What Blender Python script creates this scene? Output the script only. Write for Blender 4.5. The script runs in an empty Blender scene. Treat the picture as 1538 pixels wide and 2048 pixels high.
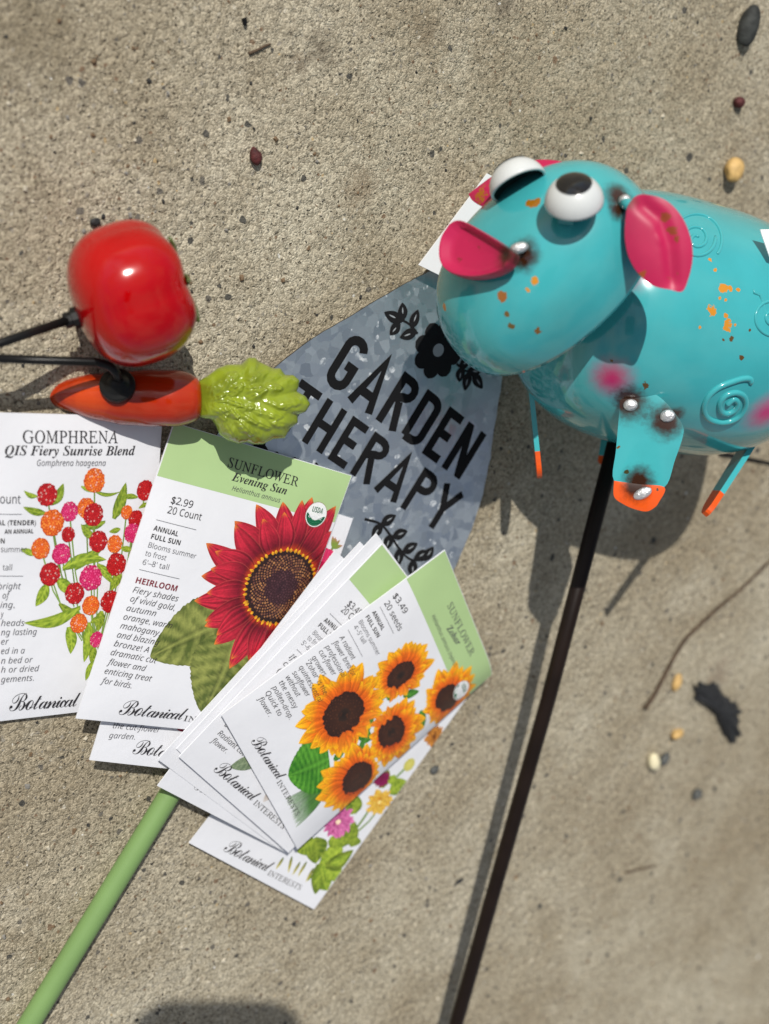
import bpy, bmesh, math, random
import numpy as np
from mathutils import Vector, Matrix

random.seed(7)
SC = bpy.context.scene
COL = SC.collection
R_ = math.radians

# ------------------------------------------------------------------ camera, sky, sun
FPX, PW, PH = 2420.0, 1538.0, 2048.0        # focal length in photo pixels, photo size
CAM_H = 0.40
tilt, tdir = R_(38), R_(28)
dv = np.array([math.cos(tdir), -math.sin(tdir)])
ax = np.cross([0, 0, -1.0], [dv[0], dv[1], 0.0])
K = np.array([[0, -ax[2], ax[1]], [ax[2], 0, -ax[0]], [-ax[1], ax[0], 0]])
RM = np.eye(3) + math.sin(tilt) * K + (1 - math.cos(tilt)) * K @ K
CAMP = np.array([0.0, 0.0, CAM_H])

cam = bpy.data.cameras.new('camera')
cam.sensor_fit = 'VERTICAL'; cam.sensor_height = 36.0
cam.lens = FPX / PH * 36.0
cam.clip_start = 0.02; cam.clip_end = 200.0
cam.dof.use_dof = True
cam.dof.focus_distance = 0.455
cam.dof.aperture_fstop = 6.6
co = bpy.data.objects.new('camera', cam); COL.objects.link(co)
m4 = Matrix.Identity(4)
for i in range(3):
    for j in range(3):
        m4[i][j] = RM[i, j]
m4.translation = Vector(CAMP)
co.matrix_world = m4
SC.camera = co

SUN_S = np.array([0.52, -0.93])             # ground shadow offset per unit height
sun_el = math.atan2(1.0, float(np.hypot(*SUN_S)))
sun_rot = math.atan2(-SUN_S[0], -SUN_S[1])
world = bpy.data.worlds.new('World'); SC.world = world; world.use_nodes = True
wn = world.node_tree.nodes; wl = world.node_tree.links
bg = wn['Background']
sky = wn.new('ShaderNodeTexSky'); sky.sky_type = 'NISHITA'; sky.sun_disc = False
sky.sun_elevation = sun_el; sky.sun_rotation = sun_rot
sky.air_density = 1.0; sky.dust_density = 1.2
tcw = wn.new('ShaderNodeTexCoord')
cn = wn.new('ShaderNodeTexNoise'); cn.inputs['Scale'].default_value = 2.3; cn.inputs['Detail'].default_value = 7
cn.inputs['Roughness'].default_value = 0.55
wl.new(tcw.outputs['Generated'], cn.inputs['Vector'])
cr = wn.new('ShaderNodeValToRGB'); cr.color_ramp.elements[0].position = 0.44; cr.color_ramp.elements[1].position = 0.60
wl.new(cn.outputs['Fac'], cr.inputs['Fac'])
cm = wn.new('ShaderNodeMix'); cm.data_type = 'RGBA'
wl.new(cr.outputs['Color'], cm.inputs['Factor'])
wl.new(sky.outputs['Color'], cm.inputs['A'])
cm.inputs['B'].default_value = (4.6, 4.45, 4.2, 1)
wl.new(cm.outputs['Result'], bg.inputs['Color'])
bg.inputs['Strength'].default_value = 0.084

sl = bpy.data.lights.new('sun', 'SUN'); sl.energy = 3.95; sl.angle = R_(0.55); sl.color = (1.0, 0.96, 0.89)
so = bpy.data.objects.new('sun', sl); COL.objects.link(so)
so.rotation_euler = Vector((SUN_S[0], SUN_S[1], -1.0)).to_track_quat('-Z', 'Y').to_euler()
so.location = (-1, 2, 2)

SC.view_settings.view_transform = 'Standard'
SC.view_settings.look = 'None'
SC.view_settings.exposure = 0.0
SC.view_settings.gamma = 1.0
SC.view_settings.use_curve_mapping = False

# ------------------------------------------------------------------ helpers
def lin(r, g, b):
    def f(c):
        c /= 255.0
        return c / 12.92 if c <= 0.04045 else ((c + 0.055) / 1.055) ** 2.4
    return (f(r), f(g), f(b), 1.0)

def G(px, py, h=0.0):
    """world point where the photo ray through (px, py) meets the level z = h"""
    d = RM @ np.array([(px - PW / 2) / FPX, -(py - PH / 2) / FPX, -1.0])
    return CAMP + d * ((h - CAM_H) / d[2])

def proj(p):
    q = RM.T @ (np.asarray(p, float) - CAMP)
    return (PW / 2 + FPX * q[0] / -q[2], PH / 2 - FPX * q[1] / -q[2])

def frame(px, py, h):
    """a local frame (4x4) standing at a point, z axis leaning as the thing leans; returns matrix, distance"""
    P = G(px, py, h); ez = CAMP - P; D = np.linalg.norm(ez); ez = ez / D
    ex = RM[:, 0] - ez * (RM[:, 0] @ ez); ex /= np.linalg.norm(ex)
    ey = np.cross(ez, ex)
    M = Matrix.Identity(4)
    for i in range(3):
        M[i][0], M[i][1], M[i][2], M[i][3] = ex[i], ey[i], ez[i], P[i]
    return M, D

def link(name, me, mats, parent=None, smooth=False):
    o = bpy.data.objects.new(name, me)
    for m in (mats if isinstance(mats, (list, tuple)) else [mats]):
        me.materials.append(m)
    COL.objects.link(o)
    if smooth:
        for p in me.polygons:
            p.use_smooth = True
    if parent is not None:
        o.parent = parent
    return o

def mesh_obj(name, verts, faces, mats, parent=None, smooth=False, cols=None, midx=None):
    me = bpy.data.meshes.new(name)
    me.from_pydata([tuple(map(float, v)) for v in verts], [], faces)
    if cols is not None:
        at = me.color_attributes.new('Col', 'FLOAT_COLOR', 'POINT')
        at.data.foreach_set('color', np.asarray(cols, np.float32).ravel())
    if midx is not None:
        me.polygons.foreach_set('material_index', midx)
    me.update()
    return link(name, me, mats, parent, smooth)

def thing(name, label, cat, M=None, group=None):
    o = bpy.data.objects.new(name, None); COL.objects.link(o)
    o.empty_display_size = 0.01
    if M is not None:
        o.matrix_world = M
    o['label'] = label; o['category'] = cat
    if group: o['group'] = group
    return o

def tag(o, label, cat, group=None):
    o['label'] = label; o['category'] = cat
    if group: o['group'] = group
    return o

def tube(path, rad, n=14, caps=True):
    path = [np.asarray(p, float) for p in path]
    rads = rad if isinstance(rad, (list, tuple)) else [rad] * len(path)
    V, F = [], []
    t0 = path[1] - path[0]
    up = np.array([0.13, 0.2, 0.97])
    for i, p in enumerate(path):
        a = path[max(i - 1, 0)]; b = path[min(i + 1, len(path) - 1)]
        t = b - a; t = t / np.linalg.norm(t)
        x = np.cross(up, t)
        if np.linalg.norm(x) < 1e-3: x = np.cross([1, 0, 0], t)
        x /= np.linalg.norm(x); y = np.cross(t, x)
        for k in range(n):
            an = 2 * math.pi * k / n
            V.append(p + rads[i] * (math.cos(an) * x + math.sin(an) * y))
    for i in range(len(path) - 1):
        for k in range(n):
            k2 = (k + 1) % n
            F.append((i * n + k, i * n + k2, (i + 1) * n + k2, (i + 1) * n + k))
    if caps:
        F.append(tuple(range(n - 1, -1, -1)))
        F.append(tuple(range((len(path) - 1) * n, len(path) * n)))
    return V, F

def smooth_path(pts, sub=8):
    pts = [np.asarray(p, float) for p in pts]
    P = [2 * pts[0] - pts[1]] + pts + [2 * pts[-1] - pts[-2]]
    out = []
    for i in range(1, len(P) - 2):
        for k in range(sub):
            t = k / sub
            a, b, c, d = P[i - 1], P[i], P[i + 1], P[i + 2]
            out.append(0.5 * ((2 * b) + (c - a) * t + (2 * a - 5 * b + 4 * c - d) * t * t + (3 * b - a - 3 * c + d) * t ** 3))
    out.append(pts[-1])
    return out

# ------------------------------------------------------------------ materials
def new_mat(name):
    m = bpy.data.materials.new(name); m.use_nodes = True
    nt = m.node_tree
    return m, nt, nt.nodes, nt.links, nt.nodes['Principled BSDF']

def node_mix(nt, fac, a, b, blend='MIX'):
    n = nt.nodes.new('ShaderNodeMix'); n.data_type = 'RGBA'; n.blend_type = blend
    for key, val in (('Factor', fac), ('A', a), ('B', b)):
        if hasattr(val, 'is_linked') or isinstance(val, bpy.types.NodeSocket):
            nt.links.new(val, n.inputs[key])
        else:
            n.inputs[key].default_value = val
    return n.outputs['Result']

def node_math(nt, op, a, b=None, clamp=False):
    n = nt.nodes.new('ShaderNodeMath'); n.operation = op; n.use_clamp = clamp
    for i, v in enumerate((a, b)):
        if v is None: continue
        if isinstance(v, bpy.types.NodeSocket): nt.links.new(v, n.inputs[i])
        else: n.inputs[i].default_value = v
    return n.outputs[0]

def node_range(nt, v, a, b, c=0.0, d=1.0, smooth=False):
    n = nt.nodes.new('ShaderNodeMapRange')
    if smooth: n.interpolation_type = 'SMOOTHSTEP'
    nt.links.new(v, n.inputs['Value'])
    for k, x in zip(('From Min', 'From Max', 'To Min', 'To Max'), (a, b, c, d)):
        n.inputs[k].default_value = x
    return n.outputs['Result']

def tex(nt, kind, vec, scale, **kw):
    n = nt.nodes.new('ShaderNodeTex' + kind)
    if vec is not None: nt.links.new(vec, n.inputs['Vector'])
    n.inputs['Scale'].default_value = scale
    for k, v in kw.items():
        if k == 'feature': n.feature = v
        else: n.inputs[k].default_value = v
    return n

def bump(nt, height, strength, dist, prev=None):
    n = nt.nodes.new('ShaderNodeBump'); n.inputs['Strength'].default_value = strength
    n.inputs['Distance'].default_value = dist
    nt.links.new(height, n.inputs['Height'])
    if prev is not None: nt.links.new(prev, n.inputs['Normal'])
    return n.outputs['Normal']

def simple(name, color, rough=0.5, metal=0.0, coat=0.0,  var=0.0, vscale=60.0, bmp=0.0, bscale=300.0, bdist=0.0005, spec=0.4):
    m, nt, N, L, P = new_mat(name)
    P.inputs['Base Color'].default_value = color
    P.inputs['Roughness'].default_value = rough
    P.inputs['Metallic'].default_value = metal
    P.inputs['Specular IOR Level'].default_value = spec
    P.inputs['Coat Weight'].default_value = coat
    P.inputs['Coat Roughness'].default_value = 0.05
    tc = N.new('ShaderNodeTexCoord')
    if var:
        t = tex(nt, 'Noise', tc.outputs['Object'], vscale, Detail=5.0)
        c2 = tuple(max(0, c * (1 - var)) for c in color[:3]) + (1,)
        f = node_range(nt, t.outputs['Fac'], 0.35, 0.65)
        L.new(node_mix(nt, f, color, c2), P.inputs['Base Color'])
    if bmp:
        t = tex(nt, 'Noise', tc.outputs['Object'], bscale, Detail=4.0)
        L.new(bump(nt, t.outputs['Fac'], bmp, bdist), P.inputs['Normal'])
    return m

def spotted(name, color, spots, rough=0.16, coat=0.6, chips=0.0, chipcol=lin(150, 105, 35), streak=0.06, bmp=0.0):
    """enamel with airbrushed / burnt spots at object-space points: (x, y, z, r, colour, wobble)"""
    m, nt, N, L, P = new_mat(name)
    tc = N.new('ShaderNodeTexCoord'); ob = tc.outputs['Object']
    big = tex(nt, 'Noise', ob, 45.0, Detail=4.0)
    c2 = tuple(c * (1 - streak * 3) for c in color[:3]) + (1,)
    cur = node_mix(nt, node_range(nt, big.outputs['Fac'], 0.35, 0.7), color, c2)
    wob = tex(nt, 'Noise', ob, 340.0, Detail=6.0, Roughness=0.65)
    rgh = None
    for (x, y, z, r, col, w) in spots:
        d = N.new('ShaderNodeVectorMath'); d.operation = 'DISTANCE'
        L.new(ob, d.inputs[0]); d.inputs[1].default_value = (x, y, z)
        dd = node_math(nt, 'ADD', d.outputs['Value'], node_math(nt, 'MULTIPLY', node_math(nt, 'SUBTRACT', wob.outputs['Fac'], 0.5), w * r * (2 if w < 0.9 else 4)))
        f = node_range(nt, dd, r, r * (0.0 if w < 0.2 else 0.25 if w < 0.9 else 0.88), 0.0, 1.0, True)
        cur = node_mix(nt, f, cur, col)
    rsock = None
    if chips:
        a = tex(nt, 'Noise', ob, 420.0, Detail=2.5)
        b = tex(nt, 'Noise', ob, 55.0, Detail=1.0)
        f = node_math(nt, 'MULTIPLY', node_range(nt, a.outputs['Fac'], 0.70 - chips, 0.71 - chips), node_range(nt, b.outputs['Fac'], 0.56, 0.58))
        cur = node_mix(nt, f, cur, chipcol)
        rsock = node_range(nt, f, 0, 1, rough, 0.55)
    L.new(cur, P.inputs['Base Color'])
    if rsock: L.new(rsock, P.inputs['Roughness'])
    else: P.inputs['Roughness'].default_value = rough
    P.inputs['Coat Weight'].default_value = coat
    P.inputs['Coat Roughness'].default_value = 0.04
    lo = tex(nt, 'Noise', ob, 70.0, Detail=2.0)
    L.new(bump(nt, lo.outputs['Fac'], 0.10 + bmp, 0.0016), P.inputs['Normal'])
    return m

# ground
M_ground, nt, N, L, P = new_mat('concrete')
tc = N.new('ShaderNodeTexCoord'); ob = tc.outputs['Object']
wv = tex(nt, 'Noise', ob, 330.0, Detail=2.0)
wm = N.new('ShaderNodeVectorMath'); wm.operation = 'SCALE'; L.new(wv.outputs['Color'], wm.inputs[0]); wm.inputs['Scale'].default_value = 0.0022
wa = N.new('ShaderNodeVectorMath'); wa.operation = 'ADD'; L.new(ob, wa.inputs[0]); L.new(wm.outputs[0], wa.inputs[1])
obw = wa.outputs[0]
n1 = tex(nt, 'Noise', ob, 7.0, Detail=6.0, Roughness=0.6)
n2 = tex(nt, 'Noise', ob, 34.0, Detail=5.0, Roughness=0.65)
cur = node_mix(nt, node_range(nt, n1.outputs['Fac'], 0.36, 0.64), (0.312, 0.265, 0.188, 1), (0.452, 0.412, 0.322, 1))
cur = node_mix(nt, node_range(nt, n2.outputs['Fac'], 0.42, 0.72, 0.0, 0.6), cur, (0.265, 0.220, 0.150, 1))
n3 = tex(nt, 'Noise', ob, 18.0, Detail=5.0, Roughness=0.7)
cur = node_mix(nt, node_range(nt, n3.outputs['Fac'], 0.55, 0.75, 0.0, 0.6), cur, (0.53, 0.495, 0.405, 1))
vg = tex(nt, 'Voronoi', obw, 1400.0)
sx = N.new('ShaderNodeSeparateColor'); L.new(vg.outputs['Color'], sx.inputs['Color'])
cur = node_mix(nt, 1.0, cur, node_mix(nt, node_range(nt, sx.outputs['Red'], 0, 1), (0.62, 0.60, 0.56, 1), (1.40, 1.39, 1.36, 1)), 'MULTIPLY')
vp = tex(nt, 'Voronoi', obw, 620.0)
sp_ = N.new('ShaderNodeSeparateColor'); L.new(vp.outputs['Color'], sp_.inputs['Color'])
pit = node_math(nt, 'MULTIPLY', node_range(nt, vp.outputs['Distance'], 0.34, 0.20), node_math(nt, 'GREATER_THAN', sp_.outputs['Red'], 0.72))
cur = node_mix(nt, node_math(nt, 'MULTIPLY', pit, 0.62), cur, (0.095, 0.075, 0.048, 1))
for gx, gy, gr, gc in ((648, 100, 0.009, (0.12, 0.095, 0.065, 1)), (600, 130, 0.006, (0.16, 0.12, 0.08, 1)), (850, 58, 0.010, (0.20, 0.155, 0.10, 1)), (60, 60, 0.022, (0.20, 0.165, 0.105, 1)), (1440, 1345, 0.012, (0.24, 0.18, 0.13, 1)), (720, 380, 0.010, (0.22, 0.16, 0.10, 1)), (1010, 8, 0.007, (0.10, 0.08, 0.06, 1))):
    gp = G(gx, gy)
    dd_ = N.new('ShaderNodeVectorMath'); dd_.operation = 'DISTANCE'; L.new(ob, dd_.inputs[0]); dd_.inputs[1].default_value = tuple(gp)
    wob = node_math(nt, 'MULTIPLY', node_math(nt, 'SUBTRACT', tex(nt, 'Noise', ob, 160.0, Detail=6.0, Roughness=0.75).outputs['Fac'], 0.5), gr * 3.2)
    cur = node_mix(nt, node_range(nt, node_math(nt, 'ADD', dd_.outputs['Value'], wob), gr, gr * 0.1, 0.0, 0.6), cur, gc)
heights = []
for scale, thr, lo, hi in ((560.0, 0.84, 0.18, 0.42), (250.0, 0.91, 0.16, 0.36), (120.0, 0.955, 0.10, 0.25)):
    v = tex(nt, 'Voronoi', obw, scale)
    s = N.new('ShaderNodeSeparateColor'); L.new(v.outputs['Color'], s.inputs['Color'])
    rad = node_range(nt, s.outputs['Green'], 0, 1, lo, hi)
    inside = node_math(nt, 'LESS_THAN', v.outputs['Distance'], rad)
    pick = node_math(nt, 'GREATER_THAN', s.outputs['Red'], thr)
    f = node_math(nt, 'MULTIPLY', inside, pick)
    ramp = N.new('ShaderNodeValToRGB'); ramp.color_ramp.interpolation = 'CONSTANT'
    e = ramp.color_ramp.elements
    stones = [(0.0, (0.055, 0.055, 0.052, 1)), (0.26, (0.12, 0.11, 0.095, 1)), (0.42, (0.20, 0.13, 0.08, 1)), (0.55, (0.30, 0.27, 0.22, 1)), (0.72, (0.55, 0.50, 0.40, 1)), (0.86, (0.52, 0.38, 0.20, 1)), (0.93, (0.70, 0.68, 0.62, 1))]
    e[0].position, e[0].color = stones[0]
    e[1].position, e[1].color = stones[1]
    for pp, cc in stones[2:]:
        q = e.new(pp); q.color = cc
    L.new(s.outputs['Blue'], ramp.inputs['Fac'])
    cur = node_mix(nt, node_math(nt, 'MULTIPLY', f, 0.9), cur, ramp.outputs['Color'])
L.new(cur, P.inputs['Base Color'])
P.inputs['Roughness'].default_value = 0.88
P.inputs['Specular IOR Level'].default_value = 0.25
hg = node_math(nt, 'ADD', node_math(nt, 'MULTIPLY', vg.outputs['Distance'], -0.9), node_math(nt, 'MULTIPLY', sx.outputs['Green'], 0.8))
b1 = bump(nt, hg, 0.7, 0.0006)
b2 = bump(nt, node_math(nt, 'MULTIPLY', pit, -1.0), 0.8, 0.0009, b1)
vq = tex(nt, 'Voronoi', obw, 330.0); vq.feature = 'SMOOTH_F1'
b2 = bump(nt, node_math(nt, 'MULTIPLY', vq.outputs['Distance'], -1.0), 0.55, 0.0016, b2)
b3 = bump(nt, n2.outputs['Fac'], 0.4, 0.004, b2)
L.new(b3, P.inputs['Normal'])

M_paper = simple('packet_paper', (0.76, 0.77, 0.81, 1), 0.5, var=0.04, vscale=40, bmp=0.28, bscale=42, bdist=0.0022)
M_card = simple('white_card', (0.82, 0.82, 0.83, 1), 0.5, var=0.02)
# print: vertex colours of the artwork
M_print, nt, N, L, P = new_mat('printed_ink')
at = N.new('ShaderNodeVertexColor'); at.layer_name = 'Col'
tc = N.new('ShaderNodeTexCoord')
gr = tex(nt, 'Noise', tc.outputs['Object'], 1500.0, Detail=3.0)
L.new(node_mix(nt, 1.0, at.outputs['Color'], node_mix(nt, gr.outputs['Fac'], (0.72, 0.72, 0.72, 1), (1.25, 1.25, 1.25, 1)), 'MULTIPLY'), P.inputs['Base Color'])
P.inputs['Roughness'].default_value = 0.45
M_inkblack, nt, N, L, P = new_mat('sign_paint')
at = N.new('ShaderNodeVertexColor'); at.layer_name = 'Col'
L.new(at.outputs['Color'], P.inputs['Base Color']); P.inputs['Roughness'].default_value = 0.7; P.inputs['Specular IOR Level'].default_value = 0.12
M_header = simple('green_print', lin(172, 200, 142), 0.48, var=0.05, vscale=50)
M_ink = simple('dark_ink', lin(48, 46, 50), 0.5)
M_greyink = simple('grey_ink', lin(84, 84, 90), 0.5)
M_redink = simple('dark_red_ink', lin(120, 28, 45), 0.5)
M_black = simple('black_metal', (0.010, 0.010, 0.010, 1), 0.34, coat=0.0, spec=0.25, var=0.3, bmp=0.05, bscale=150)
M_blackmat = simple('black_paint', (0.010, 0.010, 0.011, 1), 0.7, var=0.2, spec=0.12)
M_stakebrown = simple('dark_brown_stake', (0.014, 0.008, 0.006, 1), 0.4, coat=0.0, spec=0.2, var=0.3, bmp=0.05, bscale=150)
M_green = simple('pale_green_paint', lin(120, 152, 92), 0.5, var=0.08, vscale=35, bmp=0.06, bscale=400)
M_weld = simple('weld_metal', (0.70, 0.70, 0.71, 1), 0.42, metal=0.75, bmp=0.9, bscale=900, bdist=0.0006)

# galvanised sheet
M_galv, nt, N, L, P = new_mat('galvanised_sheet')
tc = N.new('ShaderNodeTexCoord'); ob = tc.outputs['Object']
wv = tex(nt, 'Noise', ob, 160.0, Detail=2.0)
wm = N.new('ShaderNodeVectorMath'); wm.operation = 'SCALE'; L.new(wv.outputs['Color'], wm.inputs[0]); wm.inputs['Scale'].default_value = 0.004
wa = N.new('ShaderNodeVectorMath'); wa.operation = 'ADD'; L.new(ob, wa.inputs[0]); L.new(wm.outputs[0], wa.inputs[1])
v1 = tex(nt, 'Voronoi', wa.outputs[0], 250.0)
s1 = N.new('ShaderNodeSeparateColor'); L.new(v1.outputs['Color'], s1.inputs['Color'])
v2 = tex(nt, 'Voronoi', wa.outputs[0], 290.0)
s2 = N.new('ShaderNodeSeparateColor'); L.new(v2.outputs['Color'], s2.inputs['Color'])
big = tex(nt, 'Noise', ob, 22.0, Detail=4.0)
cur = node_mix(nt, node_range(nt, s1.outputs['Red'], 0.0, 1.0), (0.54, 0.60, 0.645, 1), (0.70, 0.765, 0.81, 1))
cur = node_mix(nt, node_range(nt, big.outputs['Fac'], 0.4, 0.7, 0.0, 0.5), cur, (0.54, 0.60, 0.65, 1))
flk = node_math(nt, 'MULTIPLY', node_math(nt, 'GREATER_THAN', s2.outputs['Red'], 0.86), node_math(nt, 'LESS_THAN', v2.outputs['Distance'], 0.42))
fz = tex(nt, 'Noise', ob, 420.0, Detail=3.0)
grd = node_math(nt, 'MULTIPLY', flk, node_range(nt, fz.outputs['Fac'], 0.44, 0.62, 0.05, 0.75))
cur = node_mix(nt, grd, cur, (0.80, 0.83, 0.85, 1))
L.new(cur, P.inputs['Base Color'])
L.new(node_range(nt, grd, 0, 1, 0.90, 0.2), P.inputs['Metallic'])
L.new(node_range(nt, s1.outputs['Green'], 0, 1, 0.30, 0.52), P.inputs['Roughness'])
nb = bump(nt, s1.outputs['Blue'], 0.25, 0.0006)
L.new(nb, P.inputs['Normal'])
M_edge = simple('sheared_edge', (0.07, 0.06, 0.05, 1), 0.6, metal=0.3, var=0.5, vscale=200)

# ------------------------------------------------------------------ ground
gv, gf = [], []
gv = [(-2.5, -3.0, 0), (3.5, -3.0, 0), (3.5, 2.5, 0), (-2.5, 2.5, 0)]
g = mesh_obj('ground', gv, [(0, 1, 2, 3)], M_ground); g['kind'] = 'structure'

# ------------------------------------------------------------------ printed artwork (flat shapes in packet millimetres)
class Art:
    def __init__(s): s.V, s.F, s.C, s.Z, s.z = [], [], [], [], 0.05
    def up(s, d=0.006): s.z += d
    def add(s, pts, faces, cols):
        b = len(s.V)
        s.V += [tuple(p) for p in pts]; s.Z += [s.z] * len(pts)
        s.C += [c if len(c) == 4 else tuple(c) + (1,) for c in cols]
        s.F += [tuple(i + b for i in f) for f in faces]
    def poly(s, pts, col):
        c = np.mean(np.array(pts), axis=0)
        n = len(pts)
        s.add(list(pts) + [tuple(c)], [(i, (i + 1) % n, n) for i in range(n)], [col] * (n + 1)); s.up()
    def line(s, pts, w0, w1, col):
        pts = [np.array(p, float) for p in pts]; n = len(pts); P, F = [], []
        for i, p in enumerate(pts):
            t = pts[min(i + 1, n - 1)] - pts[max(i - 1, 0)]; t /= (np.linalg.norm(t) + 1e-9)
            nn = np.array([-t[1], t[0]]); w = (w0 + (w1 - w0) * i / (n - 1)) / 2
            P += [p + nn * w, p - nn * w]
        for i in range(n - 1): F.append((2 * i, 2 * i + 1, 2 * i + 3, 2 * i + 2))
        s.add(P, F, [col] * len(P)); s.up()
    def disc(s, c, rx, ry, col, n=28, rough=0.0, col2=None):
        m = max(1, int(max(rx, ry) / 1.6)); P, C, F = [tuple(c)], [col2 or col], []
        q = [1 + random.uniform(-rough, rough) for _ in range(n)]
        for j in range(1, m + 1):
            f = j / m
            for k in range(n):
                a = 2 * math.pi * k / n; w = f * (1 + (q[k] - 1) * f)
                P.append((c[0] + rx * w * math.cos(a), c[1] + ry * w * math.sin(a))); C.append(mixc(col2 or col, col, f))
        for k in range(n): F.append((0, 1 + k, 1 + (k + 1) % n))
        for j in range(m - 1):
            for k in range(n):
                k2 = (k + 1) % n; b = 1 + j * n
                F.append((b + k, b + n + k, b + n + k2, b + k2))
        s.add(P, F, C); s.up()
    def petal(s, base, tip, w, cf, nx=9, ny=12, bend=0.0, prof=(0.75, 0.75), serr=0.0, nser=9):
        base = np.array(base, float); tip = np.array(tip, float); d = tip - base; Ln = np.linalg.norm(d); d /= Ln
        nn = np.array([-d[1], d[0]]); P, C, F = [], [], []
        col = [random.uniform(-1, 1) for _ in range(nx)]
        for j in range(ny + 1):
            t = j / ny
            wd = (max(math.sin(math.pi * t ** prof[0]), 0.0)) ** prof[1]
            wd = max(wd, 0.02 + 0.30 * (1 - t) ** 3)
            if serr: wd *= 1 - serr * ((t * nser) % 1.0)
            for i in range(nx):
                q = 2 * i / (nx - 1) - 1
                P.append(base + d * Ln * t + nn * (q * w * 0.5 * wd + bend * Ln * math.sin(math.pi * t)))
                C.append(cf(t, q, col[i]))
        for j in range(ny):
            for i in range(nx - 1):
                a = j * nx + i; F.append((a, a + 1, a + nx + 1, a + nx))
        s.add(P, F, C); s.up()

def mixc(a, b, t):
    t = min(max(t, 0.0), 1.0)
    return tuple(x + (y - x) * t for x, y in zip(a[:3], b[:3]))
def mul(a, k): return tuple(max(0.0, x * k) for x in a[:3])

def leaf_cf(c1, c2, vein, nv=9, slant=0.9):
    ph0 = random.random()
    def f(t, q, r):
        ph = (t * nv - abs(q) * slant + ph0) % 1.0
        k = mixc(c1, c2, 0.45 + 0.30 * math.sin(2 * math.pi * ph) + r * 0.18 + random.uniform(-0.28, 0.28) + 0.2 * math.sin(t * 7 + q * 3))
        if ph > 0.90: k = mixc(k, vein, 0.30)
        if abs(q) < 0.06: k = mixc(k, mul(c2, 1.15), 0.5)
        elif abs(q) < 0.16: k = mixc(k, vein, 0.4)
        if abs(q) > 0.93: k = mul(k, 0.8)
        return k
    return f

LG1, LG2, LGV = lin(96, 128, 30)[:3], lin(176, 196, 66)[:3], lin(40, 70, 14)[:3]
def small_leaf(A, b, t, w, dark=1.0, bend=0.1):
    A.petal(b, t, w, leaf_cf(mul(LG1, dark), mul(LG2, dark), mul(LGV, dark), 5), 9, 14, bend, (0.8, 0.8))

# text -------------------------------------------------------------
def sty(s, kind):
    U, Lw, Dg = {'sans': (0x1D5A0, 0x1D5BA, 0x1D7E2), 'bold': (0x1D5D4, 0x1D5EE, 0x1D7EC), 'ital': (0x1D608, 0x1D622, 0x1D7E2),
                 'serif': (0x1D434, 0x1D44E, None), 'bserif': (0x1D468, 0x1D482, None), 'script': (0x1D49C, 0x1D4B6, None)}[kind]
    ex = {}
    if kind == 'serif': ex = {'h': '\u210e'}
    if kind == 'script': ex = {'B': '\u212c', 'o': '\u2134', 'e': '\u212f'}
    out = ''
    for ch in s:
        if ch in ex: out += ex[ch]
        elif 'A' <= ch <= 'Z': out += chr(U + ord(ch) - 65)
        elif 'a' <= ch <= 'z': out += chr(Lw + ord(ch) - 97)
        elif ch.isdigit() and Dg: out += chr(Dg + ord(ch) - 48)
        else: out += ch
    return out

CAPH = {}
def text_mesh(s, kind, weight=0.0, space=1.0):
    """triangulated glyphs, baseline at y=0, cap height 1; returns arrays"""
    def raw(body):
        c = bpy.data.curves.new('lettering', 'FONT'); c.body = body; c.size = 1.0; c.offset = weight; c.space_character = space
        c.resolution_u = 3
        if kind == 'serif': c.shear = -0.26
        o = bpy.data.objects.new('lettering', c); COL.objects.link(o)
        dg = bpy.context.evaluated_depsgraph_get(); dg.update()
        me = bpy.data.meshes.new_from_object(o.evaluated_get(dg))
        v = np.array([q.co[:2] for q in me.vertices]) if len(me.vertices) else np.zeros((0, 2))
        f = [tuple(p.vertices) for p in me.polygons]
        bpy.data.objects.remove(o); bpy.data.curves.remove(c); bpy.data.meshes.remove(me)
        return v, f
    if kind not in CAPH:
        ref = raw(sty('E' if kind != 'script' else 'l', kind))[0]
        CAPH[kind] = ref[:, 1].max() - ref[:, 1].min()
    v, f = raw(sty(s, kind))
    v = v / CAPH[kind]
    v[:, 0] -= v[:, 0].min()
    return v, f

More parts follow.
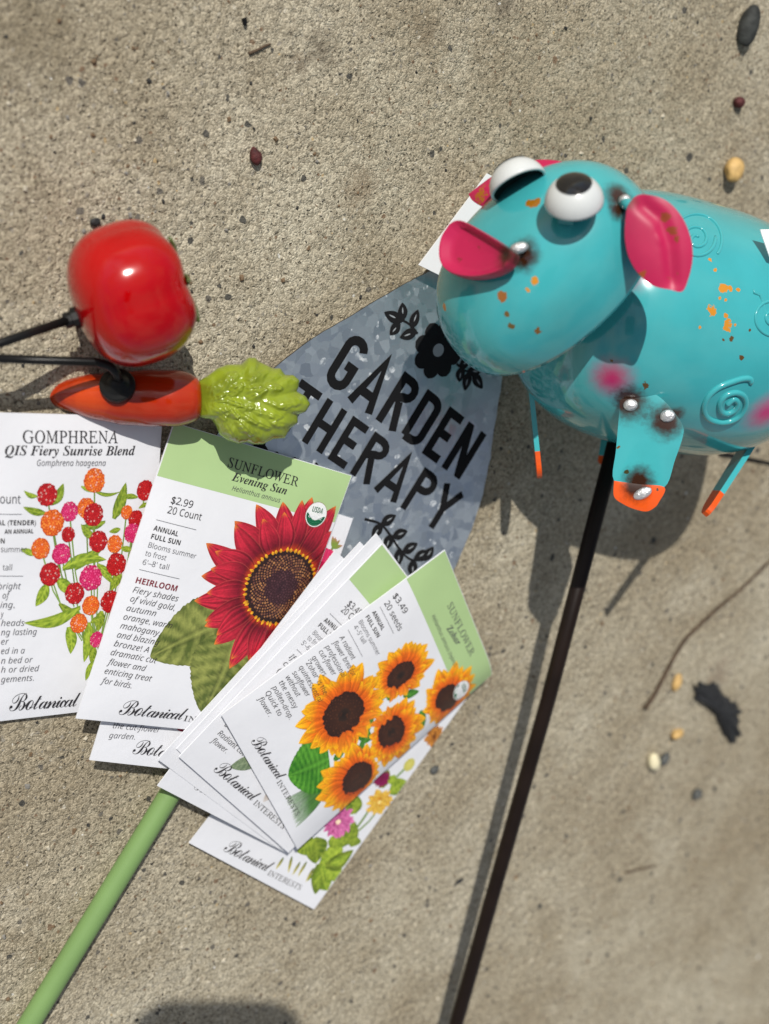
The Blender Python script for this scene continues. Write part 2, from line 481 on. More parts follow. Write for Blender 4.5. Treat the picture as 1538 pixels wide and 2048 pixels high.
# ------------------------------------------------------------------ seed packets
PKW, PKH = 82.5, 121.0
class Packet:
    def __init__(s, name, label, tl, tr, br, bl, bulge=0.9, edge=0.5, group='printed seed packets', seed=0, curl=None):
        c = {}
        for k, q in zip('abcd', (tl, tr, br, bl)):
            c[k] = None if len(q) == 1 else G(q[0], q[1], q[2] / 1000.0)
        if c['c'] is None: c['c'] = c['b'] + c['d'] - c['a']; c['c'][2] = br[0] / 1000
        if c['b'] is None: c['b'] = c['a'] + c['c'] - c['d']; c['b'][2] = tr[0] / 1000
        if c['a'] is None: c['a'] = c['b'] + c['d'] - c['c']; c['a'][2] = tl[0] / 1000
        s.tl, s.tr, s.br, s.bl = c['a'], c['b'], c['c'], c['d']
        s.bulge = bulge; s.seed = seed; s.curl = curl
        s.org = (s.tl + s.tr + s.br + s.bl) / 4
        s.org[2] = min(p[2] for p in (s.tl, s.tr, s.br, s.bl)) - edge / 1000
        M = Matrix.Translation(Vector(s.org))
        s.root = thing(name, label, 'seed packet', M, group)
        # pixel -> packet coordinates (homography through the four corners)
        src = [proj(p) for p in (s.bl, s.br, s.tr, s.tl)]
        dst = [(0, 0), (PKW, 0), (PKW, PKH), (0, PKH)]
        A, B = [], []
        for (x, y), (u, v) in zip(src, dst):
            A.append([x, y, 1, 0, 0, 0, -u * x, -u * y]); B.append(u)
            A.append([0, 0, 0, x, y, 1, -v * x, -v * y]); B.append(v)
        s.Hm = np.append(np.linalg.solve(np.array(A), np.array(B)), 1).reshape(3, 3)
        # sheet
        nu, nv = 22, 30; V, F = [], []
        for side in (0, 1):
            for j in range(nv + 1):
                for i in range(nu + 1):
                    u, v = PKW * i / nu, PKH * j / nv
                    V.append(s.S(u, v, 0.0) if side == 0 else s.S(u, v, -edge, False))
        n1 = (nu + 1) * (nv + 1)
        for j in range(nv):
            for i in range(nu):
                a = j * (nu + 1) + i; q = (a, a + 1, a + nu + 2, a + nu + 1)
                F.append(q); F.append(tuple(x + n1 for x in reversed(q)))
        rim = [i for i in range(nu + 1)] + [j * (nu + 1) + nu for j in range(1, nv + 1)] + [nv * (nu + 1) + i for i in range(nu - 1, -1, -1)] + [j * (nu + 1) for j in range(nv - 1, 0, -1)]
        for k in range(len(rim)):
            a, b = rim[k], rim[(k + 1) % len(rim)]
            F.append((b, a, a + n1, b + n1))
        s.sheet = mesh_obj('envelope', V, F, M_paper, s.root, True)
        md = s.sheet.modifiers.new('edge', 'EDGE_SPLIT'); md.split_angle = R_(50)
        # folded side flap and bottom flap seam, a hair proud
        s.art = Art(); s.txt = {}
    def uv(s, px, py):
        q = s.Hm @ np.array([px, py, 1.0]); return np.array([q[0] / q[2], q[1] / q[2]])
    def S(s, u, v, off, front=True):
        """packet mm -> local metres, lifted by off mm"""
        a, b = u / PKW, v / PKH
        p = (s.bl * (1 - a) + s.br * a) * (1 - b) + (s.tl * (1 - a) + s.tr * a) * b
        n = np.cross(s.br - s.bl, s.tl - s.bl); n /= np.linalg.norm(n)
        z = off
        aa, bb = min(max(a, 0), 1), min(max(b, 0), 1)
        if s.curl: z += s.curl(aa, bb)
        if front:
            z += s.bulge * (1 - (2 * aa - 1) ** 4) * (1 - (2 * bb - 1) ** 6)
            z += 0.16 * s.bulge * math.sin(aa * 7.3 + s.seed) * math.sin(bb * 9.1 + 2 * s.seed) * min(1, 6 * aa, 6 * bb, 6 * (1 - aa), 6 * (1 - bb))
        return p + n * z / 1000 - s.org
    def text(s, body, kind, p0, p1, cap, mat='ink', weight=0.0, space=1.0, dup=None):
        """p0, p1: baseline ends (packet mm); cap in mm"""
        v, f = text_mesh(body, kind, weight, space)
        p0 = np.array(p0); p1 = np.array(p1); d = p1 - p0; Ln = np.linalg.norm(d); d /= Ln; nn = np.array([-d[1], d[0]])
        w = v[:, 0].max()
        pts = [p0 + d * (x / w * Ln) + nn * (y * cap) for x, y in v]
        s.txt.setdefault(mat, []).append((pts, f))
    def ptext(s, body, kind, a, b, cap, *args, **kw):
        s.text(body, kind, s.uv(*a), s.uv(*b), cap, *args, **kw)
    def rule(s, a, b, w=0.16):
        a = s.uv(*a); b = s.uv(*b); d = (b - a) / np.linalg.norm(b - a); nn = np.array([-d[1], d[0]]) * w / 2
        P = []
        for k in range(13): P += [a + (b - a) * k / 12 + nn, a + (b - a) * k / 12 - nn]
        s.txt.setdefault('grey', []).append((P, [(2 * k, 2 * k + 1, 2 * k + 3, 2 * k + 2) for k in range(12)]))
    def header(s, v0, v1, u0=0.25, u1=PKW - 0.25):
        nu, nv = 22, 8; V, F = [], []
        for j in range(nv + 1):
            for i in range(nu + 1):
                V.append(s.S(u0 + (u1 - u0) * i / nu, v0 + (v1 - v0) * j / nv, 0.035))
        for j in range(nv):
            for i in range(nu):
                a = j * (nu + 1) + i; F.append((a, a + 1, a + nu + 2, a + nu + 1))
        mesh_obj('header_band', V, F, M_header, s.root, True)
    def seal(s, c, rx, ry, tilt=0.0):
        A = Art(); A.z = 0.23
        ca, sa = math.cos(tilt), math.sin(tilt)
        T = lambda x, y: (c[0] + ca * x - sa * y, c[1] + sa * x + ca * y)
        def ell(kx, col, lo=0.0, hi=2 * math.pi, n=36):
            P = [T(rx * kx * math.cos(lo + (hi - lo) * k / (n - 1)), ry * kx * math.sin(lo + (hi - lo) * k / (n - 1))) for k in range(n)]
            A.poly(P, col)
        dg, wh = lin(12, 92, 60)[:3], (0.82, 0.83, 0.83)
        ell(1.0, lin(130, 90, 60)[:3]); ell(0.97, wh); ell(0.90, wh)
        ell(0.9, dg, math.pi * 1.0, math.pi * 2.0)
        for k in range(3):
            A.line([T(-rx * (0.62 - 0.1 * k), -ry * (0.42 + 0.15 * k)), T(0, -ry * (0.50 + 0.16 * k)), T(rx * (0.66 - 0.13 * k), -ry * (0.30 + 0.2 * k))], 0.12, 0.12, lin(60, 150, 100)[:3])
        s.emit(A, 'organic_seal', None, 0.235, 0.28)
        for body, y, hw, cap, mt in (('USDA', 0.16, 0.52, 0.42, 'green'), ('ORGANIC', -0.32, 0.66, 0.17, 'white')):
            v, f = text_mesh(body, 'bold')
            w = v[:, 0].max()
            pts = [np.array(T((x / w * 2 - 1) * hw * rx, y * ry + yy * cap * ry)) for x, yy in v]
            V = [s.S(p[0], p[1], 0.30) for p in pts]
            mesh_obj('seal_lettering', V, f, M_sealgreen if mt == 'green' else M_paper, s.root.children[-1] if False else s.sealobj)
    def emit(s, A, name, parent=None, z0=0.045, z1=0.20):
        if not A.V: return None
        zs = np.array(A.Z); span = max(zs.max() - zs.min(), 1e-6)
        A.Z = list(z0 + (zs - zs.min()) / span * min(z1 - z0, span))
        me = bpy.data.meshes.new(name)
        me.from_pydata([(x, y, z) for (x, y), z in zip(A.V, A.Z)], [], A.F)
        at = me.color_attributes.new('Col', 'FLOAT_COLOR', 'POINT')
        at.data.foreach_set('color', np.asarray(A.C, np.float32).ravel())
        bm = bmesh.new(); bm.from_mesh(me)
        for cop, no in (((0.2, 0, 0), (-1, 0, 0)), ((PKW - 0.2, 0, 0), (1, 0, 0)), ((0, 0.2, 0), (0, -1, 0)), ((0, PKH - 0.2, 0), (0, 1, 0))):
            bmesh.ops.bisect_plane(bm, geom=bm.verts[:] + bm.edges[:] + bm.faces[:], plane_co=cop, plane_no=no, clear_outer=True)
        for v in bm.verts:
            v.co = Vector(s.S(v.co.x, v.co.y, v.co.z))
        bm.normal_update()
        for f in bm.faces:
            pass
        bm.to_mesh(me); bm.free()
        o = link(name, me, M_print, parent or s.root)
        if name == 'organic_seal': s.sealobj = o
        return o
    def done(s, artname='flower_print'):
        if s.art.V: s.emit(s.art, artname)
        V, F, MI = [], [], []
        keys = list(s.txt)
        for ki, k in enumerate(keys):
            for pts, f in s.txt[k]:
                b = len(V)
                cl = [(min(max(p[0], 0.1), PKW - 0.1), min(max(p[1], 0.1), PKH - 0.1)) for p in pts]
                V += [s.S(p[0], p[1], 0.225 if s.art.V else 0.06) for p in cl]
                F += [tuple(i + b for i in q) for q in f]; MI += [ki] * len(f)
        if V:
            mesh_obj('printed_lettering', V, F, [{'ink': M_ink, 'grey': M_greyink, 'red': M_redink}[k] for k in keys], s.root, False, None, MI)

M_sealgreen = simple('seal_green_ink', lin(12, 92, 60), 0.5)

def brand_line(p, b0, b1, i0=None, i1=None, bold='ink'):
    """the maker's line along the foot of a packet; ends in photo pixels"""
    d = np.array(p.uv(*b1)) - np.array(p.uv(*b0)); Ln = np.linalg.norm(d)
    p.ptext('Botanical', 'script', b0, b1, Ln * 0.182, bold, 0.0, 0.74)
    if i0 is not None:
        p.ptext('INTERESTS', 'serif', i0, i1, Ln * 0.088, bold, 0.0)

def Z(ox, oy, sc):
    return lambda x, y: (ox + x / sc, oy + y / sc)

# --- gomphrena packet (far left, runs out of the picture)
pk = Packet('seed_packet', 'white seed packet with red and orange round gomphrena blooms, under the carrot', (-44, 824, 2.5), (325, 834, 4.0), (3.5,), (-56, 1449, 3.0), bulge=1.5, seed=1)
z = Z(0, 800, 2.694)
pk.ptext('GOMPHRENA', 'serif', z(118, 228), z(630, 228), 4.6, 'ink', 0.003)
pk.ptext('QIS Fiery Sunrise Blend', 'bserif', z(22, 293), z(722, 293), 3.5)
pk.ptext('Gomphrena haageana', 'ital', z(192, 350), z(562, 350), 2.3, 'grey', -0.005)
pk.ptext('Count', 'sans', z(-38, 553), z(103, 553), 3.4, 'grey')
pk.rule(z(-40, 612), z(110, 610))
for s_, k_, a_, b_, c_ in (('ANNUAL (TENDER)', 'bold', (-130, 672), (186, 668), 1.9), ('AN ANNUAL', 'bold', (18, 716), (172, 712), 1.65), ('FULL SUN', 'bold', (-128, 769), (18, 768), 1.9),
                           ('summer', 'sans', (-2, 815), (135, 814), 2.2), ('tall', 'sans', (8, 913), (57, 912), 2.3)):
    pk.ptext(s_, k_, z(*a_), z(*b_), c_, 'ink' if k_ == 'bold' else 'grey', 0.0 if k_ == 'bold' else -0.005)
pk.rule(z(-40, 945), z(118, 943))
for s_, x0, y0, x1, y1 in (('bright', -18, 1017, 105, 1013), ('of', 8, 1066, 47, 1063), ('ing,', -4, 1117, 72, 1114), ('y', -3, 1166, 14, 1165), ('heads', 0, 1214, 124, 1210), ('ng lasting', 0, 1264, 190, 1256),
                           ('er', 0, 1314, 42, 1311), ('ed in a', 0, 1364, 126, 1358), ('n bed or', 0, 1416, 168, 1406), ('h or dried', 0, 1464, 203, 1453), ('gements.', 0, 1516, 175, 1504)):
    pk.ptext(s_, 'ital', z(x0, y0), z(x1, y1), 2.45, 'grey', -0.004)
brand_line(pk, z(46, 1672), z(425, 1645), z(440, 1645), z(790, 1620))
A = pk.art
stemc = lin(120, 150, 70)[:3]
GB = [(502, 430, 60, 'O'), (247, 505, 55, 'R'), (778, 485, 52, 'R'), (457, 577, 50, 'O'), (368, 597, 48, 'P'), (675, 600, 35, 'O'), (725, 640, 46, 'R'), (706, 712, 50, 'P'), (275, 657, 64, 'O'),
      (496, 613, 57, 'R'), (361, 720, 38, 'R'), (610, 770, 45, 'O'), (521, 757, 53, 'R'), (213, 795, 52, 'O'), (324, 824, 52, 'P'), (619, 880, 58, 'R'), (263, 933, 57, 'R'), (585, 1080, 57, 'R'),
      (394, 1035, 55, 'R'), (482, 952, 65, 'P'), (481, 1100, 50, 'O'), (416, 1195, 50, 'O'), (513, 1283, 42, 'P')]
for (x, y, r, c) in GB:
    ex, ey = 500 + (x - 480) * 0.25, 1290
    if y > 1190: ex, ey = 540, 1420
    A.line([pk.uv(*z(x, y)), pk.uv(*z((x * 0.7 + ex * 0.3), (y + ey) / 2 - 20)), pk.uv(*z(ex, ey))], 0.7, 0.55, mul(stemc, random.uniform(0.75, 1.25)))
for (x0, y0, x1, y1, w) in ((270, 560, 336, 445, 50), (195, 515, 122, 484, 24), (240, 605, 118, 572, 34), (500, 485, 640, 490, 18), (605, 635, 672, 440, 62), (560, 650, 430, 672, 34), (180, 830, 105, 800, 30),
                            (400, 905, 545, 800, 48), (330, 905, 565, 855, 60), (250, 985, 185, 1105, 60), (300, 960, 400, 1040, 60), (640, 910, 590, 1020, 56), (520, 880, 600, 985, 44), (310, 1090, 440, 1150, 40),
                            (425, 1110, 122, 1195, 60), (360, 1215, 372, 1360, 62), (470, 1190, 445, 1405, 64), (540, 1130, 520, 1240, 56), (500, 1320, 485, 1415, 44), (520, 1390, 455, 1505, 44), (735, 520, 640, 525, 26),
                            (640, 690, 580, 705, 26), (430, 460, 500, 492, 18), (700, 800, 640, 790, 30), (500, 740, 430, 665, 40), (480, 1190, 560, 1170, 32), (800, 560, 740, 580, 22)):
    small_leaf(A, pk.uv(*z(x0, y0)), pk.uv(*z(x1, y1)), w * 0.085, random.uniform(0.75, 1.05), random.uniform(-0.12, 0.12))
BC = {'O': (lin(226, 92, 28)[:3], lin(245, 150, 60)[:3]), 'R': (lin(176, 18, 26)[:3], lin(214, 44, 44)[:3]), 'P': (lin(206, 30, 96)[:3], lin(232, 84, 140)[:3])}
for (x, y, r, c) in GB:
    c0 = pk.uv(*z(x, y)); rr = r * 0.081
    A.disc(c0, rr, rr, mul(BC[c][0], 0.72), 40, 0.06, BC[c][0])
    for k in range(70):
        a = k * 2.39996; q = math.sqrt((k + 0.5) / 70) * 0.96
        px, py = c0[0] + rr * q * math.cos(a), c0[1] + rr * q * math.sin(a)
        cc = mixc(BC[c][0], BC[c][1], random.random())
        if random.random() < 0.14: cc = mixc(cc, (0.80, 0.68, 0.62), 0.45)
        sz = rr * (0.10 if random.random() < 0.7 else 0.06)
        A.add([(px - sz, py - sz * .4), (px + sz * .4, py - sz), (px + sz, py + sz * .4), (px - sz * .4, py + sz)], [(0, 1, 2, 3)], [cc] * 4)
    A.up()
pk.done()

# --- lower packet peeping out under the red sunflower one
pk = Packet('seed_packet', 'white packet mostly hidden beneath the red sunflower packet, its foot on the concrete', (362, 931, 5.0), (706, 1037, 6.0), (10.2,), (179, 1520, 13.0), bulge=0.6, seed=2)
z = Z(140, 1380, 4.523)
pk.ptext('the cut-flower', 'ital', z(378, 350), z(800, 388), 2.3, 'grey', -0.004)
pk.ptext('garden.', 'ital', z(345, 437), z(578, 450), 2.3, 'grey', -0.004)
brand_line(pk, z(556, 575), z(1110, 628), z(1130, 630), z(1650, 690))
A = pk.art
z = Z(260, 840, 3.076)
A.line([pk.uv(*z(1250, 780)), pk.uv(*z(1200, 870)), pk.uv(*z(1120, 980))], 1.1, 1.0, lin(120, 140, 70)[:3])
for k in range(11):
    x, y = 1195 + random.uniform(-70, 105), 800 + random.uniform(-50, 150)
    if x + y * 0.6 > 1790: continue
    A.petal(pk.uv(*z(1215, 800)), pk.uv(*z(x, y)), 2.4, lambda t, q, r: mixc(lin(196, 24, 84)[:3], lin(228, 70, 120)[:3], 0.5 + 0.4 * r), 5, 6)
for x, y in ((1245, 715), (1270, 735), (1290, 740), (1305, 775), (1262, 722)):
    A.petal(pk.uv(*z(1245, 790)), pk.uv(*z(x, y)), 1.8, lambda t, q, r: mixc(lin(120, 150, 60)[:3], lin(200, 110, 110)[:3], t ** 3 + 0.1 * r), 5, 6)
for x, y in ((1125, 950), (1150, 920), (1105, 985), (1170, 905)):
    A.petal(pk.uv(*z(1190, 880)), pk.uv(*z(x, y)), 4.2, lambda t, q, r: mixc(lin(206, 22, 84)[:3], lin(160, 14, 60)[:3], 0.5 + 0.4 * r), 5, 6)
z = Z(140, 1380, 4.523)
pk.emit(A, 'flower_print'); A = pk.art = Art()
A.petal(pk.uv(*z(1040, 300)), pk.uv(*z(1045, 385)), 8.0, lambda t, q, r: mul(lin(170, 20, 60)[:3], 0.9 + 0.2 * r), 7, 8)
pk.done()

# --- the red sunflower packet
pk = Packet('seed_packet', 'seed packet with green header and one big dark red sunflower', (348, 845, 7.5), (704, 951, 8.0), (13.0,), (152, 1437, 17.0), bulge=1.7, seed=3)
z = Z(260, 840, 3.076)
hv = pk.uv(*z(168, 355))[1]
pk.header(hv, PKH - 0.25)
pk.ptext('SUNFLOWER', 'serif', z(590, 289), z(1018, 410), 3.9, 'ink', 0.003)
pk.ptext('Evening Sun', 'bserif', z(612, 373), z(945, 460), 3.3)
pk.ptext('Helianthus annuus', 'ital', z(612, 436), z(905, 510), 2.0, 'grey', -0.006)
pk.ptext('$2.99', 'sans', z(237, 520), z(366, 550), 2.9)
pk.ptext('20 Count', 'sans', z(215, 582), z(418, 625), 2.9)
pk.rule(z(150, 625), z(390, 683))
pk.ptext('ANNUAL', 'bold', z(130, 690), z(275, 725), 2.0)
pk.ptext('FULL SUN', 'bold', z(115, 742), z(287, 779), 2.0)
pk.ptext('Blooms summer', 'sans', z(97, 796), z(382, 861), 2.15, 'grey', -0.006)
pk.ptext('to frost', 'sans', z(78, 847), z(200, 874), 2.15, 'grey', -0.006)
pk.ptext("6'\u20138' tall", 'sans', z(62, 902), z(215, 931), 2.15, 'grey', -0.006)
pk.rule(z(45, 933), z(285, 985))
pk.ptext('HEIRLOOM', 'bold', z(20, 1015), z(265, 1062), 2.4, 'red')
z = Z(0, 800, 2.694)
for s_, x0, y0, x1, y1 in (('Fiery shades', 702, 1048, 940, 1092), ('of vivid gold,', 688, 1095, 922, 1141), ('autumn', 668, 1145, 822, 1172), ('orange, warm', 652, 1192, 908, 1236), ('mahogany,', 635, 1239, 845, 1277),
                           ('and blazing', 618, 1287, 838, 1326), ('bronze! A', 602, 1333, 785, 1366), ('dramatic cut', 585, 1380, 828, 1422), ('flower and', 568, 1429, 770, 1464), ('enticing treat', 553, 1478, 802, 1517), ('for birds.', 535, 1528, 697, 1554)):
    pk.ptext(s_, 'ital', z(x0, y0), z(x1, y1), 2.4, 'ink', -0.005)
brand_line(pk, z(632, 1692), z(988, 1722), z(982, 1727), z(1310, 1765))
A = pk.art
z = Z(260, 840, 3.076)
cen = pk.uv(*z(915, 1035))
dk = (lin(84, 98, 42)[:3], lin(150, 156, 82)[:3], lin(54, 62, 26)[:3])
A.petal(pk.uv(*z(620, 1230)), pk.uv(*z(112, 1462)), 31, leaf_cf(dk[0], dk[1], dk[2], 6, 1.2), 19, 40, -0.02, (0.62, 0.7), 0.06, 16)
A.petal(pk.uv(*z(640, 1330)), pk.uv(*z(440, 1800)), 34, leaf_cf(dk[0], dk[1], dk[2], 7, 1.2), 19, 44, 0.03, (0.62, 0.7), 0.06, 18)
def pc_red(t, q, r):
    base, deep, mid, tipc = lin(238, 168, 30)[:3], lin(112, 16, 34)[:3], lin(190, 38, 58)[:3], lin(230, 140, 44)[:3]
    k = mixc(base, lin(190, 60, 24)[:3], t / 0.10) if t < 0.10 else mixc(lin(190, 60, 24)[:3], deep, (t - 0.10) / 0.14)
    if t > 0.24: k = mixc(deep, mid, (t - 0.24) / 0.4)
    if t > 0.90: k = mixc(mid, tipc, (t - 0.90) / 0.10 * 0.8 + abs(q) * 0.2)
    k = mul(k, 1.0 + 0.34 * r + random.uniform(-0.14, 0.14) - 0.30 * max(0, 1 - abs(abs(q) - 0.3) / 0.12) * (t < 0.85))
    if abs(q) > 0.93: k = mixc(k, lin(206, 96, 84)[:3], 0.35)
    elif abs(q) > 0.72: k = mul(k, 0.66)
    return k
pet = []
for ring, n, rl in ((0, 20, 38.5), (1, 21, 35.5)):
    for k in range(n):
        a = 2 * math.pi * (k + 0.5 * ring) / n + random.uniform(-0.06, 0.06)
        pet.append((ring, a, rl + random.uniform(-4.5, 3.5)))
for ring, a, ln in pet:
    d = np.array([math.cos(a), math.sin(a)])
    A.petal(cen + d * 14.2, cen + d * ln, 10.6 if ring == 0 else 9.2, pc_red, 19, 22, random.uniform(-0.07, 0.07), (0.80, 0.78))
A.disc(cen, 16.2, 16.2, lin(44, 26, 24)[:3], 90, 0.035, lin(60, 34, 40)[:3])
for k in range(520):
    a = k * 2.39996; q = math.sqrt((k + 0.5) / 520) * 15.6
    x, y = cen[0] + q * math.cos(a), cen[1] + q * math.sin(a)
    if q > 14.2: cc = mul(lin(50, 30, 28)[:3], random.uniform(0.6, 1.3))
    elif q > 7.6: cc = mixc(lin(178, 124, 78)[:3], lin(96, 56, 50)[:3], random.random() ** 0.8)
    else: cc = mixc(lin(66, 38, 46)[:3], lin(92, 58, 62)[:3], random.random())
    sz = 0.50 if q > 7.6 else 0.42
    sz *= random.uniform(0.7, 1.3)
    A.add([(x + sz * math.cos(a + w), y + sz * math.sin(a + w)) for w in (0, 1.3, 2.5, 3.8, 5.0)], [(0, 1, 2, 3, 4)], [cc] * 5)
A.disc(cen, 3.0, 3.0, lin(58, 34, 40)[:3], 20, 0.1, lin(48, 28, 34)[:3])
for k in range(46):
    a = 2 * math.pi * k / 46 + random.uniform(-0.05, 0.05)
    d = np.array([math.cos(a), math.sin(a)])
    A.petal(cen + d * 15.4, cen + d * (16.9 + random.random()), 1.3, lambda t, q, r: mixc(lin(120, 70, 20)[:3], lin(244, 178, 40)[:3], t + 0.3 + 0.2 * r), 4, 4)
z = Z(260, 840, 3.076)
sc_ = pk.uv(*z(1133, 585))
pk.seal(sc_, 5.3, 5.6)
pk.done()

# --- bottom zinnia packet of the fan
pk = Packet('seed_packet', 'lowest packet of the fan, printed with pink and yellow zinnias and green leaves', (9.0,), (947, 1378, 4.0), (628, 1819, 3.5), (378, 1686, 4.5), bulge=0.6, seed=4)
z = Z(360, 1600, 4.523)
brand_line(pk, z(386, 450), z(795, 648), z(785, 668), z(1078, 808))
A = pk.art
z = Z(600, 1440, 3.845)
zl = lambda b, t, w, d=1.0, bn=0.08: small_leaf(A, pk.uv(*z(*b)), pk.uv(*z(*t)), w, d, bn)
gs = lin(112, 140, 60)[:3]
A.line([pk.uv(*z(60, 1220)), pk.uv(*z(330, 960)), pk.uv(*z(480, 760)), pk.uv(*z(560, 640))], 1.5, 1.2, gs)
A.line([pk.uv(*z(360, 920)), pk.uv(*z(540, 760)), pk.uv(*z(620, 660))], 1.1, 0.9, gs)
A.line([pk.uv(*z(700, 470)), pk.uv(*z(800, 370)), pk.uv(*z(850, 320))], 1.3, 1.2, lin(120, 150, 80)[:3])
zq = Z(360, 1600, 4.523)
for b_, t_ in (((940, 505), (868, 618)), ((1015, 495), (980, 648)), ((1090, 545), (1018, 668)), ((1150, 540), (1066, 684)), ((1210, 600), (1138, 738))):
    A.petal(pk.uv(*zq(*b_)), pk.uv(*zq(*t_)), 1.5, lambda t, q, r: mixc(lin(74, 96, 40)[:3], lin(206, 190, 84)[:3], t + 0.1 * r), 5, 8)
zl((110, 890), (125, 1090), 11, 0.7); zl((110, 900), (-20, 1000), 11, 0.85)
zl((330, 960), (150, 1090), 12, 1.05); zl((330, 950), (430, 760), 10, 0.75, -0.1); zl((150, 1090), (120, 1335), 9, 0.6); zl((175, 1095), (215, 1305), 11, 1.0, -0.05); zl((190, 1100), (300, 1240), 9, 1.1, 0.12)
zl((200, 1110), (420, 985), 9, 0.6, -0.12); zl((240, 1090), (400, 1010), 5, 1.05, -0.1); zl((420, 700), (450, 560), 9, 0.8); zl((700, 540), (830, 450), 9, 0.95); zl((640, 500), (690, 360), 7, 0.8); zl((230, 900), (340, 930), 8, 0.9); zl((440, 880), (400, 960), 8, 0.8)
zl((700, 470), (740, 400), 6, 1.1)
A.disc(pk.uv(*z(850, 325)), 3.1, 3.2, lin(196, 190, 92)[:3], 26, 0.05, lin(214, 206, 110)[:3])
def zin(c, r, c1, c2, n1, cc):
    c = pk.uv(*z(*c))
    for ring in range(5):
        for k in range(n1 + 3):
            a = 2 * math.pi * (k + ring * 0.37) / (n1 + 3) + random.uniform(-.2, .2); ro = r * (1 - 0.17 * ring)
            d = np.array([math.cos(a), math.sin(a) * 0.85])
            A.petal(c + d * ro * 0.15, c + d * ro * random.uniform(0.9, 1.05), r * 0.42, lambda t, q, rr: mul(mixc(c2, c1, t * 0.8 + 0.5 * rr), 1.0 + random.uniform(-.15, .15) - 0.4 * (abs(q) > 0.8)), 7, 7, random.uniform(-.15, .15), (0.55, 0.6))
    A.disc(c, r * 0.14, r * 0.12, cc, 12, 0.2)
zin((300, 760), 9.6, lin(232, 130, 186)[:3], lin(166, 44, 112)[:3], 14, lin(248, 220, 190)[:3])
zin((620, 610), 8.2, lin(240, 206, 90)[:3], lin(214, 140, 20)[:3], 11, lin(250, 230, 140)[:3])
zin((640, 430), 5.2, lin(150, 30, 90)[:3], lin(110, 12, 60)[:3], 9, lin(120, 20, 60)[:3])
zin((1040, 110), 6.5, lin(226, 150, 60)[:3], lin(130, 70, 24)[:3], 12, lin(110, 60, 20)[:3])
pk.done()

# --- three plain-edged packets fanned beneath the top ones
pk = Packet('seed_packet', 'plain white packet second lowest in the fan, crossing the green rod', (670, 1102, 14.5), (12.5,), (575, 1707, 8.6), (315, 1572, 15.0), bulge=0.35, seed=5)
z = Z(160, 1380, 2.078)
pk.ptext('Botanical', 'script', z(468, 412), z(650, 500), 5.6, 'ink', -0.004, 0.74)
pk.done()
pk = Packet('seed_packet', 'plain white packet in the middle of the fan, foot corner nearest the green rod', (721, 1084, 15.8), (13.5,), (556, 1697, 9.9), (316, 1519, 16.3), bulge=0.35, seed=6)
pk.done()
pk = Packet('seed_packet', 'white packet third from the top of the fan, its white border framing a green header', (753, 1067, 17.0), (14.5,), (566, 1699, 11.1), (353, 1498, 17.5), bulge=0.35, seed=7)
pk.done()
pk = Packet('seed_packet', 'seed packet with green header lying directly beneath the orange sunflower packet', (764, 1088, 18.2), (15.5,), (577, 1706, 12.3), (358, 1514, 18.7), bulge=0.6, seed=8)
z = Z(560, 1040, 5.915)
hv = pk.uv(*z(800, 715))[1]
pk.header(hv, PKH - 0.25)
pk.ptext('$3.49', 'sans', z(760, 1022), z(907, 1150), 2.9)
pk.ptext('20 Count', 'sans', z(688, 1092), z(920, 1300), 2.9)
pk.rule(z(560, 1122), z(760, 1322))
pk.ptext('ANNUAL', 'bold', z(482, 1215), z(672, 1368), 2.0)
pk.ptext('FULL SUN', 'bold', z(416, 1277), z(620, 1462), 2.0)
pk.ptext('Blooms summer', 'sans', z(346, 1367), z(640, 1640), 2.15, 'grey', -0.006)
pk.ptext('to frost', 'sans', z(283, 1427), z(420, 1545), 2.15, 'grey', -0.006)
pk.ptext("5'\u20136' tall", 'sans', z(213, 1487), z(375, 1645), 2.15, 'grey', -0.006)
z = Z(420, 1060, 2.563)
pk.rule(z(430, 620), z(500, 690))
for s_, x0, y0, x1, y1 in (('If you', 388, 662, 455, 730), ('cut', 358, 698, 400, 740), ('(', 327, 733, 333, 740), ('beautiful', 62, 1008, 160, 1090), ('Radiant cut', 28, 1050, 158, 1160), ('flower.', -5, 1085, 70, 1146)):
    pk.ptext(s_, 'ital', z(x0, y0), z(x1, y1), 2.4, 'ink', -0.005)
brand_line(pk, z(10, 1232), z(215, 1395), z(214, 1402), z(366, 1532))
A = pk.art
A.petal(pk.uv(*z(240, 1180)), pk.uv(*z(95, 1215)), 7, leaf_cf(lin(96, 116, 88)[:3], lin(150, 165, 130)[:3], lin(60, 80, 60)[:3], 6), 11, 16)
A.petal(pk.uv(*z(320, 1330)), pk.uv(*z(265, 1395)), 4, lambda t, q, r: mixc(lin(120, 90, 60)[:3], lin(220, 214, 210)[:3], t), 7, 8)
pk.done()

# --- the orange sunflower packet on top
pk = Packet('seed_packet', 'topmost seed packet of the fan, with a bunch of orange sunflowers and green header', (890, 1100, 21.5), (992, 1355, 12.5), (598, 1702, 15.0), (443, 1430, 22.0), bulge=1.6, seed=9,
            curl=lambda a, b: -3.0 * max(0.0, a - 0.82) ** 2 * 30 * (0.4 + 0.6 * b))
zb = Z(780, 1080, 5.12); z = Z(420, 1060, 2.563)
hv = pk.uv(*zb(190, 360))[1]
pk.header(hv, PKH - 0.25)
pk.ptext('SUNFLOWER', 'serif', zb(578, 648), zb(812, 1168), 3.4, 'grey', 0.0)
pk.ptext('Zohar', 'bserif', zb(572, 872), zb(678, 1050), 3.2, 'grey')
pk.ptext('Helianthus annuus (hybrid)', 'ital', zb(425, 742), zb(652, 1262), 2.0, 'grey', -0.006)
pk.ptext('$3.49', 'sans', z(950, 322), z(1000, 408), 2.8)
pk.ptext('20 seeds', 'sans', z(908, 358), z(972, 492), 2.8)
pk.rule(z(888, 373), z(948, 503))
